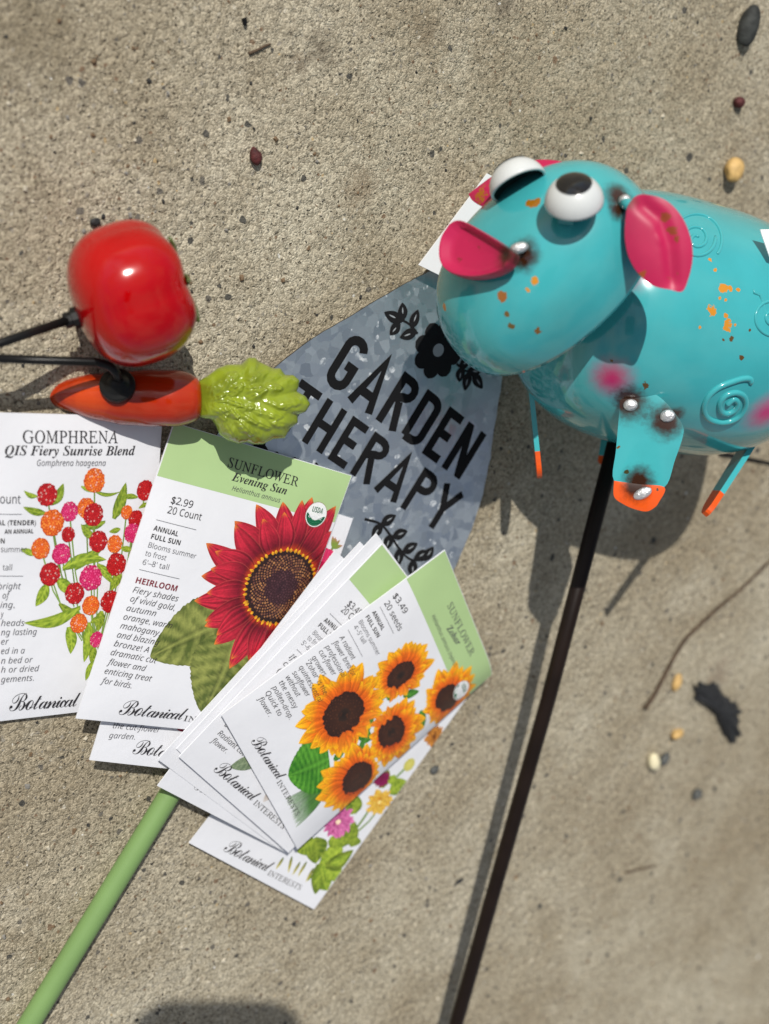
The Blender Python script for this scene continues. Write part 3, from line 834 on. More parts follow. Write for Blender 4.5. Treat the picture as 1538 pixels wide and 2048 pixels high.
pk.ptext('ANNUAL', 'bold', z(848, 402), z(890, 488), 1.9)
pk.ptext('FULL SUN', 'bold', z(816, 425), z(866, 524), 1.9)
pk.ptext('Blooms summer', 'sans', z(781, 450), z(864, 613), 2.1, 'grey', -0.006)
pk.ptext("4'\u20135' tall", 'sans', z(755, 475), z(797, 556), 2.1, 'grey', -0.006)
pk.rule(z(728, 488), z(792, 618))
for s_, x0, y0, x1, y1 in (('A radiant', 683, 528, 740, 638), ('flower bred for', 648, 553, 742, 722), ('professional', 610, 576, 690, 728), ('cut-flower', 577, 603, 642, 720), ('growers.', 540, 632, 596, 730), ('\u2018Zohar\u2019 is the', 507, 657, 596, 816),
                           ('quintessential', 473, 684, 568, 858), ('sunflower', 437, 712, 506, 832), ('without', 402, 737, 456, 834), ('the messy', 366, 765, 440, 895), ('pollen-drop.', 330, 790, 412, 948), ('Quick to', 293, 820, 356, 934), ('flower.', 253, 850, 304, 938)):
    pk.ptext(s_, 'ital', z(x0, y0), z(x1, y1), 2.35, 'ink', -0.005)
brand_line(pk, z(206, 1075), z(348, 1275), z(338, 1280), z(440, 1455))
A = pk.art
for k in range(16):
    t = k / 15; x, y = 395 + 60 * t + random.uniform(-8, 8), 1370 + 150 * t
    A.petal(pk.uv(*z(600 - 10 * t, 1270 + 60 * t)), pk.uv(*z(x - 10, y)), 3.2, lambda t_, q, r: mixc(mul(lin(80, 132, 58)[:3], 0.8 + 0.3 * r), (0.70, 0.74, 0.70), max(0, t_ - 0.45) * 1.3 * random.uniform(0.5, 1.2)), 7, 14)
A.petal(pk.uv(*z(615, 1140)), pk.uv(*z(400, 1240)), 30, leaf_cf(lin(44, 112, 24)[:3], lin(98, 168, 52)[:3], lin(24, 74, 16)[:3], 9, 1.2), 19, 40, 0.02, (0.6, 0.6), 0.07, 14)
for x0, y0, x1, y1, w in ((800, 960, 860, 830, 12), (760, 1010, 850, 1040, 9), (860, 830, 930, 800, 9), (920, 840, 960, 790, 8), (1000, 820, 1080, 800, 8), (1090, 900, 1110, 1000, 8), (640, 1150, 700, 1090, 7), (800, 1060, 830, 1000, 9)):
    A.petal(pk.uv(*z(x0, y0)), pk.uv(*z(x1, y1)), w * 0.55, leaf_cf(lin(36, 96, 30)[:3], lin(86, 150, 50)[:3], lin(24, 74, 16)[:3], 4), 7, 10)
A.line([pk.uv(*z(780, 1090)), pk.uv(*z(830, 960)), pk.uv(*z(880, 830)), pk.uv(*z(960, 800))], 3.0, 2.4, lin(70, 128, 48)[:3])
def pc_or(t, q, r):
    k = mixc(lin(206, 70, 10)[:3], lin(234, 112, 14)[:3], t / 0.5)
    if t > 0.5: k = mixc(lin(234, 112, 14)[:3], lin(248, 186, 20)[:3], (t - 0.5) / 0.42 * (0.75 + 0.5 * abs(r)))
    k = mul(k, 1.0 + 0.26 * r + random.uniform(-.1, .1))
    if abs(q) > 0.9: k = mul(k, 0.58)
    elif abs(q) < 0.1: k = mul(k, 0.84)
    return k
def sunf(c, rd, lens, ang0=0.0, squash=(1.0, 1.0), frill=None, n=20):
    c = pk.uv(*z(*c))
    T = lambda a, r: c + np.array([math.cos(a) * r * squash[0], math.sin(a) * r * squash[1]])
    for ring in range(2):
        for k in range(n):
            a = 2 * math.pi * (k + 0.5 * ring) / n + random.uniform(-0.07, 0.07)
            ln = lens(a) * (0.97 if ring == 0 else 0.84) * random.uniform(0.86, 1.10)
            A.petal(T(a, rd * 0.8), T(a + random.uniform(-.05, .05), ln), 6.2 * ln / 18, pc_or, 13, 12, random.uniform(-.08, .08), (0.8, 0.75))
    A.disc(c, rd * squash[0], rd * squash[1], lin(46, 24, 16)[:3], 60, 0.05, lin(70, 40, 24)[:3])
    for k in range(150):
        a = k * 2.39996; q = math.sqrt((k + 0.5) / 150) * rd * 0.95
        x, y = T(a, q)
        cc = mul(lin(74, 42, 26)[:3], random.uniform(0.55, 1.5))
        s_ = rd * 0.045
        A.add([(x - s_, y), (x, y - s_), (x + s_, y), (x, y + s_)], [(0, 1, 2, 3)], [cc] * 4)
    A.up()
    A.disc(c, rd * 0.3 * squash[0], rd * 0.3 * squash[1], lin(52, 34, 24)[:3], 24, 0.1, lin(30, 22, 16)[:3])
    if frill is not None:
        for k in range(9):
            a = frill + random.uniform(-0.7, 0.7)
            p = T(a, rd * random.uniform(0.75, 1.1)); e = T(a + random.uniform(-.3, .3), rd * random.uniform(1.3, 1.9))
            A.petal(p, e, 3.4, lambda t, q, r: mul(mixc(lin(226, 96, 14)[:3], lin(240, 150, 30)[:3], t), 1 + 0.2 * r - 0.3 * (abs(q) > 0.8)), 6, 6, random.uniform(-.2, .2))
# directions are in packet axes: u runs down the photo, v runs to the upper right
sunf((1225, 850), 8.0, lambda a: 17.5 + 2.5 * math.cos(a - 1.6), frill=-0.9, squash=(1.05, .9))
sunf((985, 715), 7.8, lambda a: 17.5 + 3.0 * math.cos(a - 2.4), frill=-0.6, squash=(.8, 1.0))
sunf((942, 1007), 8.6, lambda a: 18.0 + 4.0 * math.cos(a - 0.7), frill=3.2, squash=(1.0, .85))
sunf((697, 915), 10.6, lambda a: 22.5 + 2.0 * math.cos(a - 3.6), frill=0.0, squash=(1.0, 1.0), n=22)
sunf((768, 1250), 8.8, lambda a: 18.5 + 4.5 * math.cos(a + 2.2), squash=(1.0, .95))
pk.seal(pk.uv(*zb(738, 1510)), 5.6, 5.0, 0.0)
pk.done()

# ------------------------------------------------------------------ galvanised sign on a green rod
def S_pt(px, py): return G(px, py, 0.0055)
o0 = G(340, 1590, 0.005); d0 = o0 - G(60, 2048, 0.005); d0[2] = 0; d0 /= np.linalg.norm(d0)
n0 = np.array([-d0[1], d0[0], 0.0])
sgM = Matrix.Identity(4)
for i in range(3):
    sgM[i][0], sgM[i][1], sgM[i][2], sgM[i][3] = d0[i], n0[i], (0, 0, 1)[i], o0[i]
sgM.translation = Vector((o0[0], o0[1], 0.0))
sign = thing('garden_sign', 'egg shaped galvanised sheet sign lettered GARDEN THERAPY on a pale green rod', 'garden sign', sgM)
def sg(px, py):
    g_ = S_pt(px, py) - o0
    return np.array([g_ @ d0, g_ @ n0]) * 1000
def sz(x): return 5.2 + (95 - x) * 0.012 if x < 95 else 5.2     # sheet level, mm
prof = [(45, 0), (47, 14), (53, 28), (63, 41), (78, 53.5), (95, 62), (112, 66.5), (128, 68), (142, 67), (160, 63.5), (180, 55.5), (196, 46.5), (212, 37.5), (226, 29), (236, 22), (245, 14), (250, 6), (251, 0)]
pp = smooth_path([np.array(p, float) for p in prof], 5)
outl = [(p[0], p[1]) for p in pp] + [(p[0], -p[1]) for p in reversed(pp[1:-1])]
outl = [(x + random.uniform(-.25, .25), y + (random.uniform(-.35, .35) if y < 0 else random.uniform(-.1, .1))) for x, y in outl]
nO = len(outl); V, F, MI = [], [], []
rings = [0.25, 0.5, 0.75, 0.93, 1.0]
ctr = np.array([148.0, 0.0])
for side, dz in ((0, 0.0), (1, -0.7)):
    V.append((ctr[0] / 1000, 0, (sz(ctr[0]) + dz) / 1000))
    for r in rings:
        for (x, y) in outl:
            q = ctr + (np.array([x, y]) - ctr) * r
            V.append((q[0] / 1000, q[1] / 1000, (sz(q[0]) + dz + 0.25 * math.sin(q[0] * .06) * math.sin(q[1] * .05)) / 1000))
base2 = 1 + nO * len(rings)
for b, fl in ((0, False), (base2, True)):
    for k in range(nO):
        k2 = (k + 1) % nO
        f = (b, b + 1 + k2, b + 1 + k) if True else None
        F.append(f if not fl else tuple(reversed(f))); MI.append(0)
        for r in range(len(rings) - 1):
            f = (b + 1 + r * nO + k, b + 1 + r * nO + k2, b + 1 + (r + 1) * nO + k2, b + 1 + (r + 1) * nO + k)
            f = tuple(reversed(f))
            F.append(f if not fl else tuple(reversed(f))); MI.append(0)
lr = (len(rings) - 1) * nO + 1
for k in range(nO):
    k2 = (k + 1) % nO
    F.append((lr + k, lr + k2, base2 + lr + k2, base2 + lr + k)); MI.append(1)
plate = mesh_obj('sign_plate', V, F, [M_galv, M_edge], sign, False, None, MI)
bm = bmesh.new(); bm.from_mesh(plate.data); bmesh.ops.recalc_face_normals(bm, faces=bm.faces[:]); bm.to_mesh(plate.data); bm.free()
def szz(x, y): return sz(x) + 0.25 * math.sin(x * .06) * math.sin(y * .05)
# rod
V, F = tube([(-0.42, 0, 0.0045), (-0.2, 0, 0.0045), (0.0, 0, 0.0045), (0.049, 0, 0.0045)], 0.0044, 28)
rod = mesh_obj('rod', V, F, M_green, sign, True)
# letters: strokes on a unit box, width w, height 1
def arc(cx, cy, rx, ry, a0, a1, n=7): return [(cx + rx * math.cos(R_(a0 + (a1 - a0) * k / n)), cy + ry * math.sin(R_(a0 + (a1 - a0) * k / n))) for k in range(n + 1)]
GL = {
 'G': (0.46, [arc(.23, .77, .155, .155, 10, 180) + arc(.23, .23, .155, .155, 180, 360) + [(.385, .46), (.23, .46)]]),
 'A': (0.54, [[(.06, 0), (.27, .93), (.48, 0)], [(.13, .27), (.41, .27)]]),
 'R': (0.46, [[(.075, 0), (.075, .925), (.22, .925)] + arc(.235, .765, .15, .16, 90, -90) + [(.075, .50)], [(.22, .50), (.40, 0)]]),
 'D': (0.46, [[(.075, .075), (.075, .925), (.20, .925)] + arc(.22, .77, .165, .155, 90, 0) + arc(.22, .23, .165, .155, 0, -90) + [(.075, .075)]]),
 'E': (0.40, [[(.38, .925), (.075, .925), (.075, .075), (.38, .075)], [(.075, .51), (.34, .51)]]),
 'N': (0.48, [[(.075, 0), (.075, 1.0)], [(.085, .96), (.395, .04)], [(.405, 0), (.405, 1.0)]]),
 'T': (0.44, [[(0, .925), (.44, .925)], [(.22, 0), (.22, .93)]]),
 'H': (0.46, [[(.075, 0), (.075, 1)], [(.385, 0), (.385, 1)], [(.075, .5), (.385, .5)]]),
 'P': (0.44, [[(.075, 0), (.075, .925), (.21, .925)] + arc(.225, .74, .15, .185, 90, -90) + [(.075, .555)]]),
 'Y': (0.50, [[(.05, 1), (.25, .48), (.45, 1)], [(.25, .52), (.25, 0)]]),
}
def ribbon(pts, w):
    pts = [np.array(p, float) for p in pts]; n = len(pts); P, F = [], []
    for i in range(n):
        a = pts[i] - pts[i - 1] if i > 0 else pts[1] - pts[0]
        b = pts[i + 1] - pts[i] if i < n - 1 else pts[-1] - pts[-2]
        a /= np.linalg.norm(a); b /= np.linalg.norm(b)
        na, nb_ = np.array([-a[1], a[0]]), np.array([-b[1], b[0]])
        mt = na + nb_; mt /= np.linalg.norm(mt)
        sc = min(1.0 / max(mt @ na, 0.35), 2.2)
        P += [pts[i] + mt * w / 2 * sc, pts[i] - mt * w / 2 * sc]
    for i in range(n - 1): F.append((2 * i, 2 * i + 1, 2 * i + 3, 2 * i + 2))
    return P, F
V, F = [], []
zc = [0.08]
def word(s, left, right, base, cap, gap=0.10, sw=0.185):
    tot = sum(GL[c][0] for c in s) + gap * (len(s) - 1)
    k = (left - right) / tot; x = 0
    for c in s:
        w, st = GL[c]
        for line in st:
            P, f = ribbon([(px * k, py * cap) for px, py in line], sw * cap * 0.88)
            zc[0] += 0.004
            b = len(V)
            for p in P:
                ly = left - (x * k + p[0]); lx = base + p[1]
                V.append((lx / 1000, ly / 1000, (szz(lx, ly) + zc[0]) / 1000))
            F.extend([tuple(b + i for i in q) for q in f])
        x += w + gap
word('GARDEN', 41.5, -43.5, 171.0, 22.6)
word('THERAPY', 49.5, -50.5, 147.2, 19.6)
lt = mesh_obj('lettering', V, F, M_blackmat, sign)
# painted flower and sprigs
AA = Art(); AA.z = 0.15
def motif(name):
    global AA
    mesh_obj(name, [(x / 1000, y / 1000, (szz(x, y) + zz) / 1000) for (x, y), zz in zip(AA.V, AA.Z)], AA.F, M_inkblack, sign, False, AA.C)
    AA = Art(); AA.z = 0.15
z = Z(540, 520, 3.076)
BL_ = (0.012, 0.012, 0.013); GA = (0.30, 0.325, 0.345)
def bleaf(b, t, w, vein=True):
    b = sg(*z(*b)); t = sg(*z(*t))
    AA.petal(b, t, w, lambda t_, q, r: BL_, 9, 14, 0, (0.85, 0.8))
    if vein:
        AA.petal(b * .62 + t * .38, b * .25 + t * .75, w * 0.13, lambda t_, q, r: GA, 3, 6)
def bstem(pts, w): AA.line(smooth_path([sg(*z(*p)) for p in pts], 6), w, w * .8, BL_)
bstem([(910, 455), (870, 405), (820, 375), (790, 395)], 1.0)
for b, t in (((815, 378), (705, 322)), ((820, 372), (815, 262)), ((872, 420), (912, 305)), ((800, 390), (740, 462)), ((905, 440), (800, 478))): bleaf(b, t, 4.6)
motif('leaf_sprig')
fc = sg(*z(1037, 555))
for k in range(8):
    a = 2 * math.pi * k / 8 + 0.25
    d = np.array([math.cos(a), math.sin(a)])
    AA.petal(fc + d * 2.0, fc + d * 12.2, 7.6, lambda t_, q, r: BL_, 9, 14, 0, (1.35, 0.5))
AA.disc(fc, 4.0, 4.0, BL_); AA.disc(fc, 2.7, 2.7, GA)
motif('flower_motif')
bstem([(1150, 640), (1200, 680), (1250, 700), (1300, 790)], 1.0)
for b, t in (((1180, 660), (1165, 752)), ((1225, 690), (1200, 805)), ((1250, 700), (1310, 792)), ((1220, 680), (1300, 690)), ((1170, 650), (1230, 620))): bleaf(b, t, 4.6)
motif('leaf_sprig')
# mirrored sprigs under the words, about the rod
motif('leaf_sprig')
low = [[(585, 1595), (680, 1625), (740, 1690), (800, 1780), (860, 1840), (930, 1850), (985, 1835)]]
bstem(low[0], 1.1)
lls = (((688, 1628), (778, 1572)), ((690, 1625), (632, 1715)), ((758, 1705), (850, 1670)), ((745, 1690), (715, 1790)), ((800, 1775), (790, 1890)), ((820, 1800), (912, 1745)), ((880, 1845), (880, 1950)), ((890, 1845), (975, 1790)), ((950, 1850), (1008, 1765)))
for b, t in lls: bleaf(b, t, 5.0)
mir = lambda p: np.array([p[0], -p[1]])
pts_ = [mir(sg(*z(*p))) for p in low[0]]
AA.line(smooth_path(pts_, 6), 1.1, 0.9, BL_)
for b, t in lls:
    b2, t2 = mir(sg(*z(*b))), mir(sg(*z(*t)))
    AA.petal(b2, t2, 5.0, lambda t_, q, r: BL_, 9, 14, 0, (0.85, 0.8))
motif('leaf_sprig')

# ------------------------------------------------------------------ tomato on a black rod
Mt, Dt = frame(262, 590, 0.0248); kt = Dt / FPX
tom = thing('tomato_ornament', 'glossy red ceramic tomato on a black rod, above the carrot', 'garden ornament', Mt)
def tl_(px, py, z=0.0): return np.array([(px - 262) * kt * (1 - z / Dt), -(py - 590) * kt * (1 - z / Dt), z])
a_t = np.array([0.94, 0.31, -0.14]); a_t /= np.linalg.norm(a_t)
x_t = np.cross([0, 0, 1.0], a_t); x_t /= np.linalg.norm(x_t); y_t = np.cross(a_t, x_t)
def tom_r(th, an):
    """th 0 = stake end .. pi = calyx end"""
    p = 2.6
    c, s = -math.cos(th), math.sin(th)
    a = 110 * math.copysign(abs(c) ** (2 / p), c); r = 141 * abs(s) ** (2 / p)
    f = (a / 112 + 1) / 2
    lob = (0.5 - 0.5 * abs(math.cos(2.5 * an + 0.4)) ** 0.7)
    r *= 1 - 0.09 * lob * max(0, f - 0.1) - 0.03 * lob
    r *= 1.0 - 0.06 * (1 - f) ** 2 + 0.0 * f
    if f > 0.5:
        a += 10 * math.cos(2.5 * an + 0.4) ** 2 * (f - .5) * 2 * (r / 145)
        a -= 34 * math.exp(-(r / 52.0) ** 2) * (f > 0.9)
    return a * kt, r * kt
V, F = [], []
nT, nA = 44, 80
for i in range(nT + 1):
    th = math.pi * (0.004 + 0.992 * i / nT)
    for k in range(nA):
        an = 2 * math.pi * k / nA
        a, r = tom_r(th, an)
        V.append(a_t * a + r * (math.cos(an) * x_t + math.sin(an) * y_t))
for i in range(nT):
    for k in range(nA):
        k2 = (k + 1) % nA
        F.append((i * nA + k, i * nA + k2, (i + 1) * nA + k2, (i + 1) * nA + k))
F.append(tuple(range(nA - 1, -1, -1))); F.append(tuple(range(nT * nA, (nT + 1) * nA)))
pgl = tl_(365, 690, 0.008)
M_tom = spotted('red_glaze', lin(176, 3, 8), [(pgl[0], pgl[1], pgl[2], 0.011, lin(150, 92, 20), 0.5)], 0.12, 0.15, streak=0.05)
tb = mesh_obj('tomato_body', V, F, M_tom, tom, True)
M_calyx = simple('calyx_glaze', lin(86, 100, 48), 0.25, coat=0.4, var=0.3, vscale=120)
V, F = [], []
for k in range(6):
    an0 = 2 * math.pi * k / 6 + 0.62
    b = len(V); n = 10
    for i in range(n + 1):
        t = i / n; rr = (10 + 92 * t); w = 17 * math.sin(math.pi * min(1, 0.25 + 0.75 * t)) * (1 - 0.15 * t)
        for j in (-1, 0, 1):
            an = an0 + j * w / max(rr, 24)
            th = math.pi - math.asin(min(0.999, (rr / 145) ** 1.45)) * 1.0
            a, r = tom_r(th, an)
            V.append(a_t * (a + (2.2 + (2.5 if j == 0 else 0)) * kt) + (r + 2.0 * kt) * (math.cos(an) * x_t + math.sin(an) * y_t))
    for i in range(n):
        for j in (0, 1):
            q = b + i * 3 + j; F.append((q, q + 1, q + 4, q + 3))
cx = mesh_obj('calyx', V, F, M_calyx, tom, True)
sd = cx.modifiers.new('thick', 'SOLIDIFY'); sd.thickness = 0.0008
# collar nut and rod (rod sinks to the ground out of the picture)
base = -a_t * 108 * kt
pc = tl_(152, 634)
dr = tl_(0, 686) - pc; dr /= np.linalg.norm(dr)
V, F = tube([pc - dr * 0.003, pc + dr * 0.0002, pc + dr * 0.0004, pc + dr * 0.0030, pc + dr * 0.0032], [0.0036, 0.0036, 0.0026, 0.0026, 0.0017], 10)
mesh_obj('collar', V, F, M_black, tom)
MtI = Mt.inverted()
wpc = np.array(Mt @ Vector(pc))
wl1 = G(-60, 707, 0.022); wl2 = G(-700, 920, 0.003)
loc = lambda w, M: np.array(M @ Vector(w))
V, F = tube([pc, loc(G(0, 686, 0.0245), MtI), loc(wl1, MtI), loc(wl2, MtI)], 0.00150, 16)
mesh_obj('rod', V, F, M_black, tom, True)

# ------------------------------------------------------------------ carrot on a black rod
Mc, Dc = frame(300, 796, 0.0105); kc = Dc / FPX; McI = Mc.inverted()
car = thing('carrot_ornament', 'glazed ceramic carrot with lumpy green top and black rod, below the tomato', 'garden ornament', Mc)
def cl_(px, py, z=0.0): return np.array([(px - 300) * kc * (1 - z / Dc), -(py - 796) * kc * (1 - z / Dc), z])
cp = [(106, 792, 2), (108, 792, 9), (114, 792, 16), (130, 791, 26), (160, 791, 36), (200, 793, 45), (250, 795, 52), (300, 796, 55), (345, 797, 55), (372, 797, 51), (388, 798, 44), (397, 799, 34), (400, 799, 20)]
cps = smooth_path([np.array(c, float) for c in cp], 5)
V, F = [], []; n = 48
for q in cps:
    for k in range(n):
        an = 2 * math.pi * k / n
        r = q[2] * (1 + 0.02 * math.sin(3 * an + q[0] * .02) + 0.012 * math.sin(q[0] * .11 + 2 * math.sin(an)))
        c0 = cl_(q[0], q[1]); V.append(c0 + np.array([0, math.cos(an), math.sin(an)]) * r * kc)
for i in range(len(cps) - 1):
    for k in range(n):
        k2 = (k + 1) % n; F.append((i * n + k, (i + 1) * n + k, (i + 1) * n + k2, i * n + k2))
F.append(tuple(range(n))); F.append(tuple(range(len(cps) * n - 1, (len(cps) - 1) * n - 1, -1)))
M_car = spotted('orange_glaze', lin(172, 47, 7), [(*cl_(330, 800, 0.006), 0.012, lin(172, 42, 8), 0.4), (*cl_(180, 800, 0.006), 0.010, lin(196, 66, 12), 0.5)], 0.15, 0.3, streak=0.12)
mesh_obj('carrot_root', V, F, M_car, car, True)
# leafy top: neck, then a lumpy fan of leaflets (height field over its own outline, closed underneath)
ol = [(393, 764), (412, 752), (432, 737), (450, 730), (478, 729), (492, 716), (506, 716), (514, 724), (532, 732), (540, 737), (556, 737), (566, 750), (582, 750), (594, 760), (592, 776), (588, 782), (606, 792), (616, 808), (606, 824), (590, 830), (590, 846), (576, 856), (572, 862), (564, 876), (540, 878), (520, 888), (500, 888), (488, 884), (470, 887), (450, 880), (434, 868), (426, 850), (418, 838), (402, 836), (393, 832)]
olp = [np.array([*cl_(x, y)[:2]]) for x, y in ol]
oc = cl_(488, 806)[:2]
neck = cl_(398, 799)[:2]
def ray_r(an):
    d = np.array([math.cos(an), math.sin(an)]); best = 0.0
    for i in range(len(olp)):
        a, b = olp[i] - oc, olp[(i + 1) % len(olp)] - oc
        e = b - a; den = d[0] * e[1] - d[1] * e[0]
        if abs(den) < 1e-12: continue
        t = (a[0] * e[1] - a[1] * e[0]) / den; u = (a[0] * d[1] - a[1] * d[0]) / den
        if t > 0 and -1e-6 <= u <= 1 + 1e-6: best = max(best, t)
    return best
rnd = random.Random(5)
leaflets = []
for i in range(95):
    rr = rnd.uniform(0.12, 0.97); aa = rnd.uniform(-1.25, 1.25)
    tip = neck + np.array([math.cos(aa), math.sin(aa)]) * rr * 0.036
    dd = np.array([math.cos(aa * 1.35 + rnd.uniform(-.3, .3)), math.sin(aa * 1.35 + rnd.uniform(-.3, .3))])
    leaflets.append((tip, dd, rnd.uniform(0.0040, 0.0080), rnd.uniform(0.0013, 0.0023), rnd.uniform(0.0008, 0.0026)))
def leaf_h(p):
    h = 0.0
    for tip, dd, ln, w, ht in leaflets:
        q = p - tip; a = q @ dd; b = q @ np.array([-dd[1], dd[0]])
        if a > 0.0014 or a < -ln * 1.3: continue
        wa = w * (0.5 + 0.5 * min(1, max(0, -a) / ln * 2.2)) if a < 0 else w * 0.5
        g_ = math.exp(-(b / wa) ** 2) * (1 - (max(0, -a) / (ln * 1.3)) ** 2)
        if a > 0: g_ *= 1 - a / 0.0014
        g_ -= 0.30 * math.exp(-(b / (w * 0.16)) ** 2) * g_; g_ += 0.10 * math.sin(a * 2600 + abs(b) * 2200) * g_
        h = max(h, ht * g_)
    return h
nR, nA = 64, 220
V, F = [], []
angs = [2 * math.pi * k / nA for k in range(nA)]
rr_ = [ray_r(a) for a in angs]
for sgn in (1, -1):
    for j in range(nR + 1):
        rho = (j / nR) ** 0.8
        rho = min(rho, 1.0)
        for k in range(nA):
            p = oc + np.array([math.cos(angs[k]), math.sin(angs[k])]) * rr_[k] * rho
            dn = np.linalg.norm(p - neck)
            depth = 0.0062 + 0.0030 * min(1, dn / 0.02)
            zz = depth * math.sqrt(max(0.0, 1 - rho ** 2.4))
            if sgn > 0: zz += leaf_h(p) * (1 - rho ** 6) * min(1, dn / 0.006)
            V.append((p[0], p[1], sgn * zz * (1 if sgn > 0 else 0.8)))
half = (nR + 1) * nA
for s_ in (0, 1):
    for j in range(nR):
        for k in range(nA):
            k2 = (k + 1) % nA
            f = (s_ * half + j * nA + k, s_ * half + (j + 1) * nA + k, s_ * half + (j + 1) * nA + k2, s_ * half + j * nA + k2)
            F.append(f if s_ == 0 else tuple(reversed(f)))
M_clf = simple('leaf_glaze', lin(142, 158, 42), 0.16, coat=0.5, var=0.28, vscale=90, bmp=0.15, bscale=260, bdist=0.0008)
mesh_obj('carrot_top', V, F, M_clf, car, True)
# black cup and rod
wz = 0.0093
wc = cl_(238, 771, wz)
nrm = np.array([-0.05, 0.42, 0.9]); nrm /= np.linalg.norm(nrm)
pr_ = [(-0.0022, 34), (0.0004, 34), (0.0008, 32), (0.0009, 25), (0.0016, 22), (0.0034, 15), (0.0042, 9)]
V, F = tube([wc + nrm * a for a, r in pr_], [r * kc for a, r in pr_], 36)
mesh_obj('cup_washer', V, F, M_black, car, True)
rp = smooth_path([cl_(240, 764, wz + 0.002), cl_(236, 748, wz + 0.0065), cl_(222, 734, wz + 0.0085), cl_(198, 727, wz + 0.009)], 8)
rp += [loc(G(0, 717, 0.0225), McI), loc(G(-80, 716, 0.021), McI), loc(G(-800, 705, 0.003), McI)]
V, F = tube(rp, 0.00150, 16)
mesh_obj('rod', V, F, M_black, car, True)

# ------------------------------------------------------------------ tin pig
PX, PY = 1318, 650
Mp, Dp = frame(PX, PY, 0.058); kp = Dp / FPX; MpI = Mp.inverted()
pig = thing('pig_ornament', 'turquoise tin pig with pink ears and snout on a dark stake', 'garden ornament', Mp)
RL = np.array([[MpI[i][j] for j in range(3)] for i in range(3)])
def pl(px, py, z=0.0):
    d = RL @ (RM @ np.array([(px - PW / 2) / FPX, -(py - PH / 2) / FPX, -1.0]))
    t = (z - Dp) / d[2]
    return np.array([d[0] * t, d[1] * t, z])
# barrel body
fa = np.array([-0.79, 0.18, 0.58]); fa /= np.linalg.norm(fa)
ux = np.cross([0, 1.0, 0], fa); ux /= np.linalg.norm(ux); uy = np.cross(fa, ux)
La, Rb, pe = 0.0638, 0.0502, 2.8
bc = np.array([0.002, 0, -0.004]) - fa * 0.0030
def body_f(p):
    q = p - bc; a = q @ fa; r = np.linalg.norm(q - fa * a)
    return (abs(a) / La) ** pe + (r / Rb) ** pe - 1
def hit(px, py, fn, z0=0.09, z1=-0.06):
    zp = z0; n = 400
    for i in range(n):
        zz = z0 + (z1 - z0) * i / n
        if fn(pl(px, py, zz)) < 0:
            lo, hi = zz, zp
            for _ in range(20):
                m_ = (lo + hi) / 2
                if fn(pl(px, py, m_)) < 0: lo = m_
                else: hi = m_
            return lo
        zp = zz
    return None
def bhit(px, py, d=0.0):
    zz = hit(px, py, body_f)
    return (zz if zz is not None else 0.0) + d
TEAL = lin(64, 170, 176); BURN = lin(52, 26, 10); PINK = lin(188, 26, 80); ORNG = lin(228, 86, 14); GOLD = lin(206, 136, 34)
def spot(px, py, zf, r, col, w): return (*pl(px, py, zf(px, py)), r, col, w)
bsp = [spot(1223, 757, bhit, 0.0118, lin(176, 22, 92), 0.15), spot(1250, 540, bhit, 0.0115, lin(176, 22, 92), 0.15), spot(1534, 826, bhit, 0.013, lin(196, 30, 110), 0.15),
       spot(1258, 798, bhit, 0.0085, BURN, 0.4), spot(1348, 830, bhit, 0.0055, BURN, 0.4)]
for px, py, r in ((1449, 577, 2.2), (1461, 578, 1.3), (1424, 623, 2.2), (1455, 650, 2.6), (1452, 631, 1.3), (1470, 650, 1.0), (1476, 579, .8), (1440, 597, .9), (1452, 600, .7), (1400, 655, .8), (1500, 660, .9), (1420, 519, .9), (1431, 540, .9), (1484, 715, 1.6), (1446, 680, 1.0), (1464, 677, 1.2), (1290, 772, 1.8), (1222, 722, .9)):
    bsp.append(spot(px, py, bhit, r * 0.0008, GOLD if py < 660 else lin(92, 66, 24), 1.0))
M_body = spotted('turquoise_enamel', TEAL, bsp, 0.17, 0.75, chips=0.0, streak=0.04)
V, F = [], []; nT, nA = 60, 96
for i in range(nT + 1):
    th = math.pi * (0.003 + 0.994 * i / nT); c, s = math.cos(th), math.sin(th)
    a = La * math.copysign(abs(c) ** (2 / pe), c); r = Rb * abs(s) ** (2 / pe)
    for k in range(nA):
        an = 2 * math.pi * k / nA; V.append(bc + fa * a + r * (math.cos(an) * ux + math.sin(an) * uy))
for i in range(nT):
    for k in range(nA):
        k2 = (k + 1) % nA; F.append((i * nA + k, (i + 1) * nA + k, (i + 1) * nA + k2, i * nA + k2))
F.append(tuple(range(nA))); F.append(tuple(range((nT + 1) * nA - 1, nT * nA - 1, -1)))
bd = mesh_obj('pig_body', V, F, M_body, pig, True)
bmx = bmesh.new(); bmx.from_mesh(bd.data); bmesh.ops.recalc_face_normals(bmx, faces=bmx.faces[:]); bmx.to_mesh(bd.data); bmx.free()
